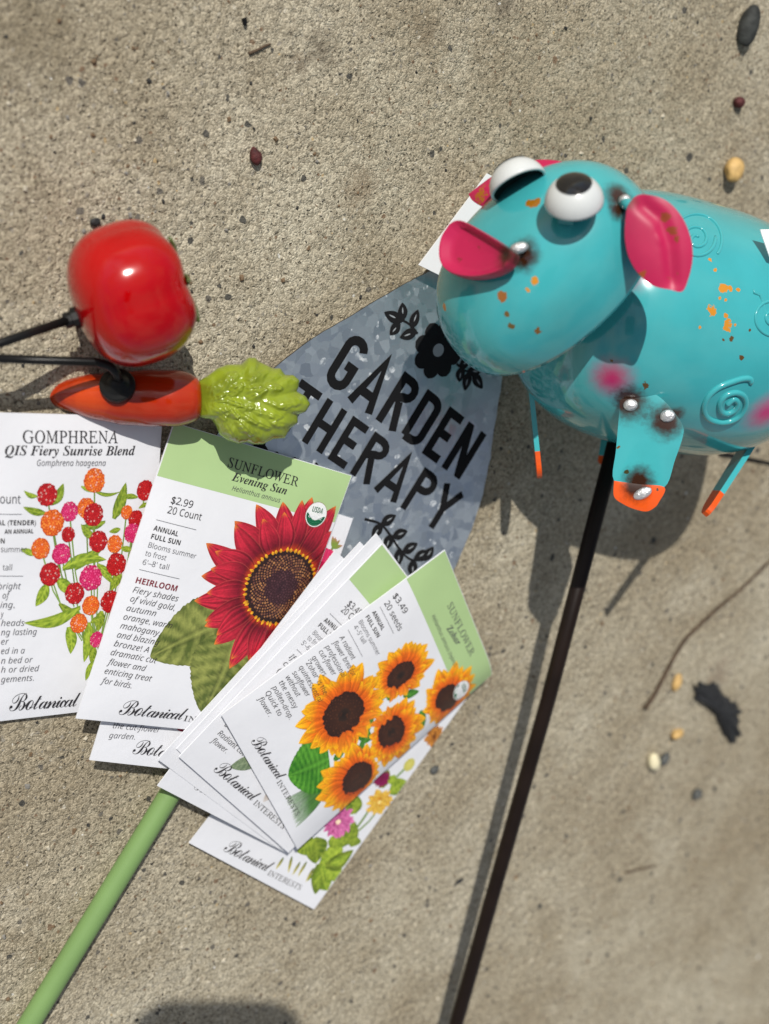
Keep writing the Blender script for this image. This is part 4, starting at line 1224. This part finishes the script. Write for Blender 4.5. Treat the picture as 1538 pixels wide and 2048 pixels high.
# embossed spirals, pressed up out of the same sheet
M_plain = simple('turquoise_plain', TEAL, 0.17, coat=0.75, var=0.05)
def spiral(cx, cy, r0, r1, turns, start, tail, rad=0.00085, ccw=1):
    P = []
    for k in range(70):
        t = k / 69; a = start + ccw * turns * 2 * math.pi * t; r = r0 + (r1 - r0) * t
        P.append((cx + r * math.cos(a), cy - r * math.sin(a)))
    P += tail
    pts = [pl(x, y, bhit(x, y) + 0.0000) for x, y in P]
    V, F = tube(pts, [rad * (0.5 if i in (0, len(pts) - 1) else 1) for i in range(len(pts))], 10)
    mesh_obj('embossed_swirl', V, F, M_plain, pig, True)
def swirl(path, rad):
    P = smooth_path([np.array(p, float) for p in path], 6)
    pts = [pl(x, y, bhit(x, y) + rad * 0.1) for x, y in P]; n = len(pts)
    V, F = tube(pts, [rad * min(1, 0.25 + 2.5 * min(i, n - 1 - i) / 10) for i in range(n)], 12)
    mesh_obj('embossed_swirl', V, F, M_plain, pig, True)
zs_ = Z(1160, 740, 4.07)
swirl([zs_(*p) for p in ((1395, 125), (1385, 75), (1330, 70), (1240, 95), (1130, 140), (1045, 215), (1008, 310), (1040, 390), (1130, 425), (1230, 415), (1310, 365), (1350, 285), (1335, 215), (1270, 185), (1190, 205), (1140, 265), (1145, 330), (1195, 355), (1260, 325), (1285, 270), (1255, 238), (1215, 265), (1190, 295))], 0.00115)
spiral(1393, 478, 4, 38, 1.9, 0.8, [], 0.0007)
spiral(1393, 480, 50, 52, 0.5, -0.6, [], 0.0006)
spiral(1545, 632, 6, 40, 1.6, 1.0, [(1520, 590), (1508, 585), (1506, 578)], 0.0006)

# head: open half-egg shell
hc = pl(1096, 549, 0.066)
e1 = np.array([0.745, 0.667, 0.0]); hn = np.array([-0.667, 0.745, 0.0])
hd = hn * 0.55 + np.array([0, 0, 0.835]); he2 = np.cross(hd, e1)
R1, R2, RD = 0.0420, 0.0312, 0.0328
def head_f(p):
    q = p - hc; a, b, c = q @ e1, q @ he2, q @ hd
    if c < -0.0005: return 1.0
    return (abs(a) / R1) ** 2.2 + (abs(b) / R2) ** 2.2 + (max(c, 0) / RD) ** 2.2 - 1
def hhit(px, py, d=0.0):
    zz = hit(px, py, head_f, 0.14, 0.02)
    return (zz if zz is not None else 0.055) + d
hsp = [spot(1046, 510, hhit, 0.0075, BURN, 0.35), spot(1240, 392, hhit, 0.0075, BURN, 0.35), spot(1236, 420, hhit, 0.005, BURN, 0.35), spot(890, 500, hhit, 0.006, lin(80, 120, 110), 0.3),
       spot(1066, 406, hhit, 0.0020, lin(150, 96, 16), 1.0), spot(1071, 564, hhit, 0.0014, GOLD, 1.0), spot(1004, 593, hhit, 0.0016, lin(150, 92, 30), 1.0), spot(1022, 653, hhit, 0.0010, lin(100, 80, 30), 1.0),
       spot(1076, 661, hhit, 0.0013, lin(120, 84, 30), 1.0), spot(888, 614, hhit, 0.0013, lin(170, 110, 40), 1.0), spot(1056, 579, hhit, 0.0008, GOLD, 1.0), spot(1014, 628, hhit, 0.0008, lin(110, 84, 30), 1.0)]
M_head = spotted('turquoise_head_enamel', TEAL, hsp, 0.19, 0.7, streak=0.05)
V, F = [], []; nT, nA = 40, 110
pw = 2 / 2.2
sp = lambda v: math.copysign(abs(v) ** pw, v)
for i in range(nT + 1):
    th = (math.pi / 2) * (0.004 + 0.996 * i / nT)
    for k in range(nA):
        an = 2 * math.pi * k / nA
        V.append(hc + e1 * R1 * sp(math.sin(th)) * sp(math.cos(an)) + he2 * R2 * sp(math.sin(th)) * sp(math.sin(an)) + hd * RD * sp(math.cos(th)))
for i in range(nT):
    for k in range(nA):
        k2 = (k + 1) % nA; F.append((i * nA + k, (i + 1) * nA + k, (i + 1) * nA + k2, i * nA + k2))
F.append(tuple(range(nA - 1, -1, -1)))
hd_o = mesh_obj('pig_head', V, F, M_head, pig, True)
bmx = bmesh.new(); bmx.from_mesh(hd_o.data); bmesh.ops.recalc_face_normals(bmx, faces=bmx.faces[:]); bmx.to_mesh(hd_o.data); bmx.free()
sd = hd_o.modifiers.new('sheet', 'SOLIDIFY'); sd.thickness = 0.0009; sd.offset = -1
# neck bar joining head and body (tucked inside the shell)
V, F = tube([hc + hd * 0.022, pl(1215, 590, -0.005)], 0.006, 16)
mesh_obj('neck_bar', V, F, M_plain, pig, True)

def plate_on(name, out, P0, nrm_, mat, thick=0.0010, dome=0.0, rim=0.0, parent=None, sub=True, cx=None, rings=(0.2, 0.4, 0.6, 0.78, 0.9, 0.96, 1.0), crease=None):
    """flat pressed-tin plate: outline (pixels) laid on the plane through P0 with normal nrm_"""
    nrm_ = np.asarray(nrm_, float); nrm_ /= np.linalg.norm(nrm_)
    E = np.array([0, 0, Dp])
    def on(px, py):
        d = pl(px, py, 0.0) - E
        return E + d * (((P0 - E) @ nrm_) / (d @ nrm_))
    oo = smooth_path([np.array(p, float) for p in out + [out[0]]], 5)[:-1] if sub else [np.array(p, float) for p in out]
    pts = [on(*p) for p in oo]; c = np.mean(pts, axis=0) if cx is None else on(*cx)
    n = len(pts); V, F = [], []
    for side in (0, 1):
        V.append(c + nrm_ * (dome - side * thick))
        for r in rings:
            h = dome * (1 - r ** 3)
            if rim: h = rim * math.exp(-((r - 0.93) / 0.06) ** 2) + dome * (1 - r ** 2)
            for p in pts:
                q = c + (p - c) * r
                hh = h
                if crease is not None: hh += crease(q, on)
                V.append(q + nrm_ * (hh - side * thick))
    b2 = 1 + n * len(rings)
    for b, fl in ((0, 0), (b2, 1)):
        for k in range(n):
            k2 = (k + 1) % n
            fs = [(b, b + 1 + k, b + 1 + k2)]
            for r in range(len(rings) - 1):
                fs.append((b + 1 + r * n + k, b + 1 + (r + 1) * n + k, b + 1 + (r + 1) * n + k2, b + 1 + r * n + k2))
            F += [tuple(reversed(f)) if fl else f for f in fs]
    lr = 1 + (len(rings) - 1) * n
    for k in range(n):
        k2 = (k + 1) % n; F.append((lr + k, b2 + lr + k, b2 + lr + k2, lr + k2))
    o = mesh_obj(name, V, F, mat, parent or pig, True)
    bmx = bmesh.new(); bmx.from_mesh(o.data); bmesh.ops.recalc_face_normals(bmx, faces=bmx.faces[:]); bmx.to_mesh(o.data); bmx.free()
    es = o.modifiers.new('edge', 'EDGE_SPLIT'); es.split_angle = R_(55)
    return o, on
# snout
def head_n(px, py):
    p = pl(px, py, hhit(px, py) + 1e-4); e = 2e-4
    g_ = np.array([head_f(p + e * v) - head_f(p - e * v) for v in np.eye(3)]); return g_ / np.linalg.norm(g_)
sn_n = head_n(950, 500) * 0.75 + np.array([-0.1, 0.0, 0.3])
sp0 = pl(955, 502, hhit(955, 502)) + sn_n / np.linalg.norm(sn_n) * 0.0050
M_snout = spotted('pink_snout_enamel', PINK, [(*pl(1024, 512, hhit(1024, 512) + .0065), 0.0075, BURN, 0.35), (*pl(938, 487, sp0[2]), 0.0013, lin(140, 40, 50), 1.0), (*pl(914, 516, sp0[2]), 0.0015, lin(130, 40, 40), 1.0), (*pl(963, 495, sp0[2]), 0.0011, lin(140, 40, 50), 1.0)], 0.38, 0.15, streak=0.06)
plate_on('snout', [(902, 450), (916, 442), (935, 446), (975, 468), (1010, 490), (1031, 506), (1030, 520), (1016, 538), (988, 551), (950, 557), (912, 551), (888, 534), (881, 508), (886, 476)], sp0, sn_n, M_snout, 0.0026, dome=-0.0012, rim=0.0022)
def weld(px, py, z, rx, ry, ang=0.0, parent=pig, h=0.5):
    V, F = [], []; n, m_ = 20, 9; c = pl(px, py, z)
    for j in range(m_ + 1):
        th = math.pi * j / m_
        for k in range(n):
            a = 2 * math.pi * k / n
            x, y = rx * math.sin(th) * math.cos(a), ry * math.sin(th) * math.sin(a)
            V.append(c + np.array([x * math.cos(ang) - y * math.sin(ang), x * math.sin(ang) + y * math.cos(ang), min(rx, ry) * h * math.cos(th)]) * kp)
    for j in range(m_):
        for k in range(n):
            k2 = (k + 1) % n; F.append((j * n + k, (j + 1) * n + k, (j + 1) * n + k2, j * n + k2))
    return mesh_obj('weld_bead', V, F, M_weld, parent, True)
weld(1038, 496, hhit(1038, 496) + 0.0036, 15, 9, 0.25, h=0.9)
weld(1249, 401, hhit(1245, 402) + 0.0012, 10, 9, 0.8, h=0.9)
# eyes: tin cups on little tabs
M_eye = simple('white_enamel', (0.62, 0.645, 0.645, 1), 0.3, coat=0.15, var=0.05, vscale=120, bmp=0.12, bscale=160, bdist=0.0006)
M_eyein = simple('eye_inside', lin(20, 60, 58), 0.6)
M_pupil = simple('black_gloss', (0.01, 0.01, 0.011, 1), 0.06, coat=0.3, spec=0.5)
def eye(px, py, z, axis, R, pup=True):
    axis = np.asarray(axis, float); axis /= np.linalg.norm(axis); c = pl(px, py, z); R = R * kp * (1 - z / Dp)
    x = np.cross([0.1, 0.2, 1], axis) if abs(axis[2]) < 0.9 else np.cross([1, 0, 0], axis)
    x /= np.linalg.norm(x); y = np.cross(axis, x)
    def cap(r0, th0, th1, n=18, m_=40, dz=0.0):
        V, F = [], []
        for i in range(n + 1):
            th = th0 + (th1 - th0) * i / n
            for k in range(m_):
                a = 2 * math.pi * k / m_
                V.append(c + axis * (r0 * math.cos(th) * 0.92 + dz) + r0 * math.sin(th) * (math.cos(a) * x + math.sin(a) * y))
        for i in range(n):
            for k in range(m_):
                k2 = (k + 1) % m_; F.append((i * m_ + k, (i + 1) * m_ + k, (i + 1) * m_ + k2, i * m_ + k2))
        return V, F
    V, F = cap(R, 0.01, math.pi / 2); F.append(tuple(range(39, -1, -1)))
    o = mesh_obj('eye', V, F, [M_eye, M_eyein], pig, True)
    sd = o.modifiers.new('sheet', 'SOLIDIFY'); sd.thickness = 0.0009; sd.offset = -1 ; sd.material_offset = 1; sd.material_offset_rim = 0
    if pup:
        V, F = cap(R * 1.004, 0.01, R_(37), 12, 36, 0.00035); F.append(tuple(range(35, -1, -1)))
        mesh_obj('pupil', V, F, M_pupil, o, True)
    return o
ez_r = hhit(1150, 430) + 0.0065
eye(1148, 404, ez_r, (0.03, 0.72, 0.69), 57)
# bracket of the near eye
bz = hhit(1132, 440)
V, F = [], []
for zz in (bz - 0.001, ez_r + 0.002):
    for x, y in ((1119, 428), (1150, 432), (1146, 450), (1116, 446)): V.append(pl(x, y, zz))
mesh_obj('eye_bracket', V, [(0, 1, 2, 3), (4, 5, 6, 7), (0, 1, 5, 4), (1, 2, 6, 5), (2, 3, 7, 6), (3, 0, 4, 7)], M_plain, pig)
elz = hhit(1050, 385) - 0.002
eye(1037, 371, elz, (-0.42, 0.86, -0.22), 57, True)
# ears
earz = hhit(1236, 410) + 0.004
M_ear = spotted('pink_ear_enamel', PINK, [(*pl(1330, 432, earz), 0.0016, lin(140, 60, 30), 1.0), (*pl(1344, 462, earz), 0.0015, lin(140, 60, 30), 1.0), (*pl(1356, 476, earz), 0.0012, lin(140, 60, 30), 1.0), (*pl(1344, 555, earz), 0.0020, lin(130, 70, 24), 1.0), (*pl(1256, 405, earz), 0.0045, lin(90, 40, 20), 0.4), (*pl(1282, 548, earz), 0.0014, lin(150, 70, 30), 1.0), (*pl(947, 388, hhit(1060, 380) - 0.016), 0.0034, lin(160, 96, 20), 1.0), (*pl(978, 366, hhit(1060, 380) - 0.016), 0.0016, lin(150, 84, 24), 1.0)], 0.42, 0.1, chips=0.0, chipcol=lin(150, 84, 24), streak=0.07)
def ear_crease(q, on):
    pth = [on(1288, 412), on(1322, 440), (on(1338, 490)), on(1345, 560)]
    P = [pth[0] + (pth[1] - pth[0]) * t for t in (0, .5)] + [pth[1] + (pth[2] - pth[1]) * t for t in (0, .33, .66)] + [pth[2] + (pth[3] - pth[2]) * t for t in (0, .25, .5, .75, 1)]
    d = 9.0
    for i in range(len(P) - 1):
        e = P[i + 1] - P[i]; t = min(1, max(0, ((q - P[i]) @ e) / (e @ e))); d = min(d, np.linalg.norm(q - P[i] - e * t))
    return -0.0014 * math.exp(-(d / 0.0022) ** 2)
plate_on('ear', [(1251, 440), (1256, 412), (1274, 391), (1300, 390), (1334, 402), (1364, 434), (1382, 478), (1385, 520), (1376, 560), (1364, 583), (1340, 579), (1306, 571), (1276, 546), (1257, 512), (1250, 475)],
         pl(1315, 480, earz), (0.18, -0.05, 1.0), M_ear, 0.0010, dome=0.0009, cx=(1318, 478), rings=(0.1, .2, .3, .4, .5, .6, .7, .8, .9, 1.0), crease=ear_crease)
plate_on('ear', [(937, 388), (960, 370), (992, 348), (1040, 326), (1088, 319), (1136, 327), (1140, 345), (1090, 372), (1030, 404), (1000, 408), (970, 413), (946, 402)],
         pl(1040, 365, hhit(1060, 380) - 0.016), (-0.3, 0.3, 0.9), M_ear, 0.0010, dome=0.002)
for nm_, a_, b_, r_ in (('ear_tab', pl(1243, 404, hhit(1243, 404) - 0.001), pl(1268, 414, earz + 0.0004), 0.0020), ('eye_bracket', pl(1040, 374, elz - 0.002), pl(1052, 388, hhit(1052, 388) - 0.006), 0.0014)):
    V, F = tube([a_, (a_ + b_) / 2, b_], r_, 10)
    mesh_obj(nm_, V, F, M_plain, pig, True)
# legs
def pleg(px, py): return bhit(px, py)
lz = bhit(1300, 800) + 0.0012
lp0 = pl(1300, 800, lz); lnm = np.array([0.02, 0.10, 1.0]); lnm /= np.linalg.norm(lnm)
E_ = np.array([0, 0, Dp])
def legpt(px, py):
    d = pl(px, py) - E_; return E_ + d * (((lp0 - E_) @ lnm) / (d @ lnm))
M_leg = spotted('turquoise_leg_enamel', TEAL, [(*legpt(1257, 806), 0.0095, BURN, 0.35), (*legpt(1332, 842), 0.0092, BURN, 0.35), (*legpt(1278, 962), 0.0078, BURN, 0.35), (*legpt(1236, 895), 0.0010, lin(110, 80, 30), 1.0), (*legpt(1254, 944), 0.0007, lin(60, 60, 30), 1.0)], 0.22, 0.55)
M_foot = spotted('orange_foot_enamel', ORNG, [(*legpt(1272, 974), 0.0074, BURN, 0.35)], 0.25, 0.5, chips=0.05, chipcol=lin(60, 30, 12))
leg, onl = plate_on('leg', [(1240, 788), (1258, 782), (1290, 780), (1322, 796), (1348, 824), (1365, 850), (1366, 872), (1350, 920), (1329, 974), (1278, 968), (1228, 961), (1232, 900), (1238, 830)], lp0, lnm, M_leg, 0.0012, dome=0.0004)
foot, _ = plate_on('foot', [(1228, 961.5), (1278, 968.5), (1329, 974.5), (1318, 1004), (1308, 1016), (1292, 1023), (1268, 1018), (1246, 1008), (1228, 993)], lp0 + lnm * 0.0001, lnm, M_foot, 0.0012, dome=0.0003, parent=leg)
for px, py, rx, ry, an in ((1261, 810, 13, 11, 0.1), (1335, 832, 13.5, 11.5, 0.2), (1285, 987, 18, 10, 0.5)):
    weld(px, py, legpt(px, py)[2] + 0.0006, rx, ry, an, leg, 0.6)
def edge_leg(top, bot, t_or, wv, thick, ztop, zbot):
    """a leg plate seen nearly edge-on; wv = half width vector (local metres)"""
    wv = np.asarray(wv, float); T = pl(*top, ztop); B = pl(*bot, zbot); d = B - T; Ln = np.linalg.norm(d); d = d / Ln
    tv = np.cross(d, wv); tv = tv / np.linalg.norm(tv) * thick / 2
    objs = []
    for nm, a, b, mat in (('leg', 0.0, t_or, M_plain), ('foot', t_or, 1.0, M_footp)):
        V, F = [], []; n = 10
        for i in range(n + 1):
            t = a + (b - a) * i / n
            w = (1.0 - 0.42 * t) * (1.0 if t < 0.86 else math.sqrt(max(0.02, 1 - ((t - 0.86) / 0.14) ** 2)))
            for s1, s2 in ((1, 1), (1, -1), (-1, -1), (-1, 1)):
                V.append(T + d * Ln * t + wv * w * s1 + tv * s2 + np.array([0.0, 0, 0]))
        for i in range(n):
            for k in range(4):
                k2 = (k + 1) % 4; F.append((i * 4 + k, i * 4 + k2, (i + 1) * 4 + k2, (i + 1) * 4 + k))
        F.append((3, 2, 1, 0)); F.append(tuple(range(n * 4, n * 4 + 4)))
        o = mesh_obj(nm, V, F, mat, pig if not objs else objs[0])
        bmx = bmesh.new(); bmx.from_mesh(o.data); bmesh.ops.recalc_face_normals(bmx, faces=bmx.faces[:]); bmx.to_mesh(o.data); bmx.free()
        objs.append(o)
M_footp = simple('orange_foot_plain', ORNG, 0.28, coat=0.4, var=0.2, vscale=200)
edge_leg((1056, 742), (1079, 956), 0.74, (0.0016, 0.0004, 0.011), 0.0020, 0.002, 0.010)
edge_leg((1514, 862), (1408, 1030), 0.74, (0.0017, 0.0011, 0.009), 0.0022, -0.034, 0.008)
edge_leg((1226, 870), (1208, 930), 0.70, (0.0045, 0.0, 0.004), 0.0012, -0.030, -0.032)
# stake, level above the ground and meeting it out of the picture
st = [G(1232, 880, 0.042), G(1096, 1400, 0.0335), G(912, 2048, 0.0245), G(740, 2660, 0.0035)]
V, F = tube([loc(p, MpI) for p in st], 0.00345, 12)
mesh_obj('stake', V, F, M_stakebrown, pig, True)
# weld gap plate under the belly
# ------------------------------------------------------------------ hang tags
def card(name, label, corners, hts, th=0.0006):
    top = [G(x, y, h) for (x, y), h in zip(corners, hts)]
    o = np.mean(top, axis=0); V = [p - o for p in top] + [p - o - np.array([0, 0, th]) for p in top]
    F = [(0, 1, 2, 3), (7, 6, 5, 4)] + [(k, k + 4, (k + 1) % 4 + 4, (k + 1) % 4) for k in range(4)]
    ob = mesh_obj(name, V, F, M_card)
    bmx = bmesh.new(); bmx.from_mesh(ob.data); bmesh.ops.recalc_face_normals(bmx, faces=bmx.faces[:]); bmx.to_mesh(ob.data); bmx.free()
    ob.location = Vector(o); tag(ob, label, 'tag'); return ob
card('paper_tag', 'plain white card tag poking out behind the pig snout', [(838, 530), (1000, 610), (1140, 440), (975, 347)], (0.012, 0.013, 0.015, 0.014))
tz_ = bhit(1528, 505) + 0.005
w_ = [pl(1521, 459, tz_), pl(1524, 470, tz_), pl(1540, 515, tz_), pl(1600, 530, tz_ - .004), pl(1592, 458, tz_ - .004)]
w_ = [np.array(Mp @ Vector(p)) for p in w_]; o_ = np.mean(w_, axis=0)
dn = np.array([0, 0, -0.0004])
ob = mesh_obj('paper_tag', [p - o_ for p in w_] + [p - o_ + dn for p in w_], [(0, 1, 2, 3, 4), (9, 8, 7, 6, 5)] + [(k, k + 5, (k + 1) % 5 + 5, (k + 1) % 5) for k in range(5)], M_card)
ob.location = Vector(o_); tag(ob, 'small white tag on the pig\'s back, cut by the right edge of the photo', 'tag')

# ------------------------------------------------------------------ pebbles, buds, bits lying on the concrete
def lump(name, label, cat, px, py, rx, ry, hz, ang, mat, rough=0.18, seed=0, h0=None, flat=1.0):
    rnd = random.Random(seed); k = np.linalg.norm(CAMP - G(px, py)) / FPX
    bm = bmesh.new(); bmesh.ops.create_icosphere(bm, subdivisions=4, radius=1.0)
    dirs = [Vector((rnd.gauss(0, 1), rnd.gauss(0, 1), rnd.gauss(0, 1))).normalized() for _ in range(14)]
    amp = [rnd.uniform(-1, 1) for _ in dirs]
    for v in bm.verts:
        s_ = sum(a * math.exp(-(1 - v.co.dot(d)) * 5) for a, d in zip(amp, dirs))
        v.co = v.co * (1 + rough * s_)
        v.co = Vector((v.co.x * rx * k, v.co.y * ry * k, v.co.z * hz * k * flat))
    me = bpy.data.meshes.new(name); bm.to_mesh(me); bm.free()
    o = link(name, me, mat, None, True); c = G(px, py, hz * k * 0.8)
    o.location = Vector((c[0], c[1], hz * k * 0.88)); o.rotation_euler = (0, 0, ang)
    return tag(o, label, cat)
M_slate = simple('slate_stone', (0.045, 0.048, 0.045, 1), 0.75, var=0.6, vscale=200, bmp=0.8, bscale=350, bdist=0.001)
M_dark = simple('dark_stone', (0.028, 0.029, 0.030, 1), 0.65, var=0.5, vscale=300, bmp=0.6, bscale=600, bdist=0.0006)
M_grey = simple('grey_stone', (0.11, 0.115, 0.11, 1), 0.7, var=0.5, vscale=300, bmp=0.6, bscale=500, bdist=0.0006)
M_tan = simple('tan_stone', lin(214, 176, 112), 0.6, var=0.4, vscale=260, bmp=0.5, bscale=500, bdist=0.0006)
M_cream = simple('cream_stone', lin(236, 226, 190), 0.6, var=0.2, vscale=260, bmp=0.4, bscale=500, bdist=0.0005)
M_bud = simple('dry_red_bud', (0.115, 0.025, 0.025, 1), 0.7, var=0.6, vscale=400, bmp=0.8, bscale=700, bdist=0.0007)
M_leafdry = simple('black_leaf', (0.022, 0.023, 0.025, 1), 0.7, var=0.4, vscale=250, bmp=0.7, bscale=500, bdist=0.001)
M_twig = simple('twig_bark', (0.10, 0.065, 0.04, 1), 0.8, var=0.5, vscale=300)
lump('dry_bud', 'crumpled dark red bud lying alone above the middle of the concrete', 'bud', 511, 313, 11, 16, 10, 0.3, M_bud, 0.25, 1)
lump('dry_bud', 'round dark red bud on the concrete, between the slate pebble and tan pebble', 'bud', 1479, 205, 11, 10, 9, 0.0, M_bud, 0.15, 2)
lump('pebble', 'oval dark slate pebble at the top right corner', 'pebble', 1500, 46, 17, 33, 13, -0.25, M_slate, 0.3, 3)
lump('pebble', 'tan knobbly pebble on the concrete beyond the pig', 'pebble', 1464, 340, 19, 24, 15, -0.5, M_tan, 0.3, 4)
lump('pebble', 'black round crumb of stone touching the top of the tomato', 'pebble', 189, 443, 11, 9, 8, 0.2, M_dark, 0.3, 5)
lump('pebble', 'tiny black crumb beside the larger crumb above the tomato', 'pebble', 206, 433, 4, 4, 3, 0.2, M_dark, 0.3, 6)
lump('pebble', 'cream white pebble right of the dark stake', 'pebble', 1308, 1523, 13, 18, 11, 0.35, M_cream, 0.12, 7)
lump('pebble', 'dark green grey pebble touching the cream white one', 'pebble', 1329, 1517, 10, 13, 8, -0.4, M_grey, 0.15, 8)
lump('pebble', 'small apricot pebble below the curled black leaf', 'pebble', 1354, 1467, 15, 11, 10, 0.3, M_tan, 0.12, 9)
lump('pebble', 'tan pebble beside the thin stalk, left of the black leaf', 'pebble', 1354, 1364, 10, 18, 8, -0.1, M_tan, 0.2, 10)
lump('pebble', 'small round grey pebble lowest of those right of the stake', 'pebble', 1394, 1588, 10, 11, 8, 0.0, M_grey, 0.1, 11)
lump('pebble', 'dark grey pebble right of the zinnia packet', 'pebble', 868, 1540, 9, 9, 6, 0.0, M_grey, 0.15, 12)
lump('pebble', 'flat black chip between zinnia packet and dark stake', 'pebble', 919, 1762, 9, 5, 4, 0.3, M_dark, 0.2, 13)
# curled black leaf
ol_ = [(1380, 1368), (1392, 1362), (1421, 1360), (1438, 1376), (1452, 1392), (1474, 1408), (1479, 1424), (1476, 1450), (1476, 1478), (1466, 1487), (1450, 1478), (1436, 1450), (1424, 1426), (1406, 1408), (1384, 1394)]
oo = smooth_path([np.array(p, float) for p in ol_ + [ol_[0]]], 4)[:-1]
c0 = G(1434, 1420, 0.0)
V, F = [], []; n = len(oo); rs = (0.3, 0.6, 0.85, 1.0)
for side in (0, 1):
    V.append((0, 0, 0.0045 - side * 0.0012))
    for r in rs:
        for i, p in enumerate(oo):
            q = G(*p) - c0; u = r * (0.92 + 0.08 * math.sin(i * 1.7))
            V.append((q[0] * u, q[1] * u, 0.0045 - 0.003 * r * r + 0.0010 * math.sin(i * 0.9) * r - side * 0.0012))
b2 = 1 + n * len(rs)
for b, fl in ((0, 0), (b2, 1)):
    for k in range(n):
        k2 = (k + 1) % n; fs = [(b, b + 1 + k, b + 1 + k2)] + [(b + 1 + r * n + k, b + 1 + (r + 1) * n + k, b + 1 + (r + 1) * n + k2, b + 1 + r * n + k2) for r in range(len(rs) - 1)]
        F += [tuple(reversed(f)) if fl else f for f in fs]
lr = 1 + (len(rs) - 1) * n
for k in range(n): F.append((lr + k, b2 + lr + k, b2 + lr + (k + 1) % n, lr + (k + 1) % n))
ob = mesh_obj('dead_leaf', V, F, M_leafdry); ob.location = Vector((c0[0], c0[1], 0.0004))
bmx = bmesh.new(); bmx.from_mesh(ob.data); bmesh.ops.recalc_face_normals(bmx, faces=bmx.faces[:]); bmx.to_mesh(ob.data); bmx.free()
tag(ob, 'curled black dead leaf on the concrete right of the stake', 'leaf')
def stick(name, label, cat, pts, r, h=None, mat=M_twig):
    P = smooth_path([G(x, y, (h or r)) for x, y in pts], 6); o = np.mean(P, axis=0)
    V, F = tube([p - o for p in P], [r * (1.0 - 0.4 * i / len(P)) for i in range(len(P))], 8)
    ob = mesh_obj(name, V, F, mat, None, True); ob.location = Vector(o); return tag(ob, label, cat)
stick('grass_stalk', 'long thin dry stalk on the concrete, running from the black leaf to the right edge', 'stem', [(1290, 1418), (1312, 1384), (1340, 1330), (1372, 1278), (1430, 1222), (1480, 1180), (1545, 1118)], 0.0012, mat=M_twig)
stick('twig', 'short dark twig near the top of the concrete', 'twig', [(498, 107), (515, 100), (530, 92), (541, 88)], 0.00055)
stick('twig', 'dark straight stick beyond the pig\'s hind leg at the right edge', 'twig', [(1440, 906), (1490, 916), (1560, 930)], 0.0011, mat=M_blackmat)
stick('twig', 'black scrap above the twig near the top edge', 'twig', [(488, 36), (490, 44), (491, 52)], 0.0009, mat=M_blackmat)
stick('twig', 'faint brown straw low on the right of the concrete', 'twig', [(1252, 1746), (1280, 1738), (1312, 1732)], 0.0007)

# loose sandy grit over the slab: nobody could count it
rg = random.Random(11)
GM = [simple('grit_dark', (0.035, 0.034, 0.032, 1), 0.8), simple('grit_brown', (0.16, 0.105, 0.06, 1), 0.8), simple('grit_pale', (0.52, 0.47, 0.37, 1), 0.8), simple('grit_grey', (0.22, 0.21, 0.19, 1), 0.8)]
V, F, MI = [], [], []
TET = [(-1, -1, -.4), (1, -.8, -.4), (.9, 1, -.4), (-.9, .9, -.4), (-.5, -.5, .7), (.6, -.4, .6), (.5, .6, .8), (-.6, .5, .5)]
HEX = [(0, 3, 2, 1), (4, 5, 6, 7), (0, 1, 5, 4), (1, 2, 6, 5), (2, 3, 7, 6), (3, 0, 4, 7)]
for i in range(1500):
    p = G(rg.uniform(-60, 1600), rg.uniform(-60, 2110))
    r = 0.00028 * (1 + 2.6 * rg.random() ** 4); b = len(V); a_ = rg.uniform(0, 6.28); sx_, sy_ = rg.uniform(.6, 1.4), rg.uniform(.6, 1.2)
    for (x, y, zz) in TET:
        x, y = x * sx_ * rg.uniform(.7, 1.2), y * sy_ * rg.uniform(.7, 1.2)
        V.append((p[0] + r * (x * math.cos(a_) - y * math.sin(a_)), p[1] + r * (x * math.sin(a_) + y * math.cos(a_)), max(0.00002, r * (zz + .4) * rg.uniform(.7, 1.1))))
    m_ = rg.choice((0, 0, 1, 1, 2, 2, 2, 3))
    F += [tuple(b + k for k in f) for f in HEX]; MI += [m_] * 6
gt = mesh_obj('grit', V, F, GM, None, False, None, MI); gt['kind'] = 'stuff'; gt['label'] = 'loose sandy grit scattered over the concrete'

# ------------------------------------------------------------------ the phone taking the picture (its shadow falls on the concrete)
phM = Matrix(m4)
bm = bmesh.new(); bmesh.ops.create_cube(bm, size=1.0)
for v in bm.verts: v.co = Vector((v.co.x * 0.080, v.co.y * 0.150, v.co.z * 0.008))
bmesh.ops.bevel(bm, geom=[e for e in bm.edges if abs((e.verts[0].co - e.verts[1].co).z) > 0.004], offset=0.020, segments=8, profile=0.5, affect='EDGES')
me = bpy.data.meshes.new('phone'); bm.to_mesh(me); bm.free()
ph = link('phone', me, M_black); ph.matrix_world = phM @ Matrix.Translation(Vector((0.005, -0.069, 0.008)))
tag(ph, 'phone held above the packets, its blurred shadow at the bottom edge', 'phone')
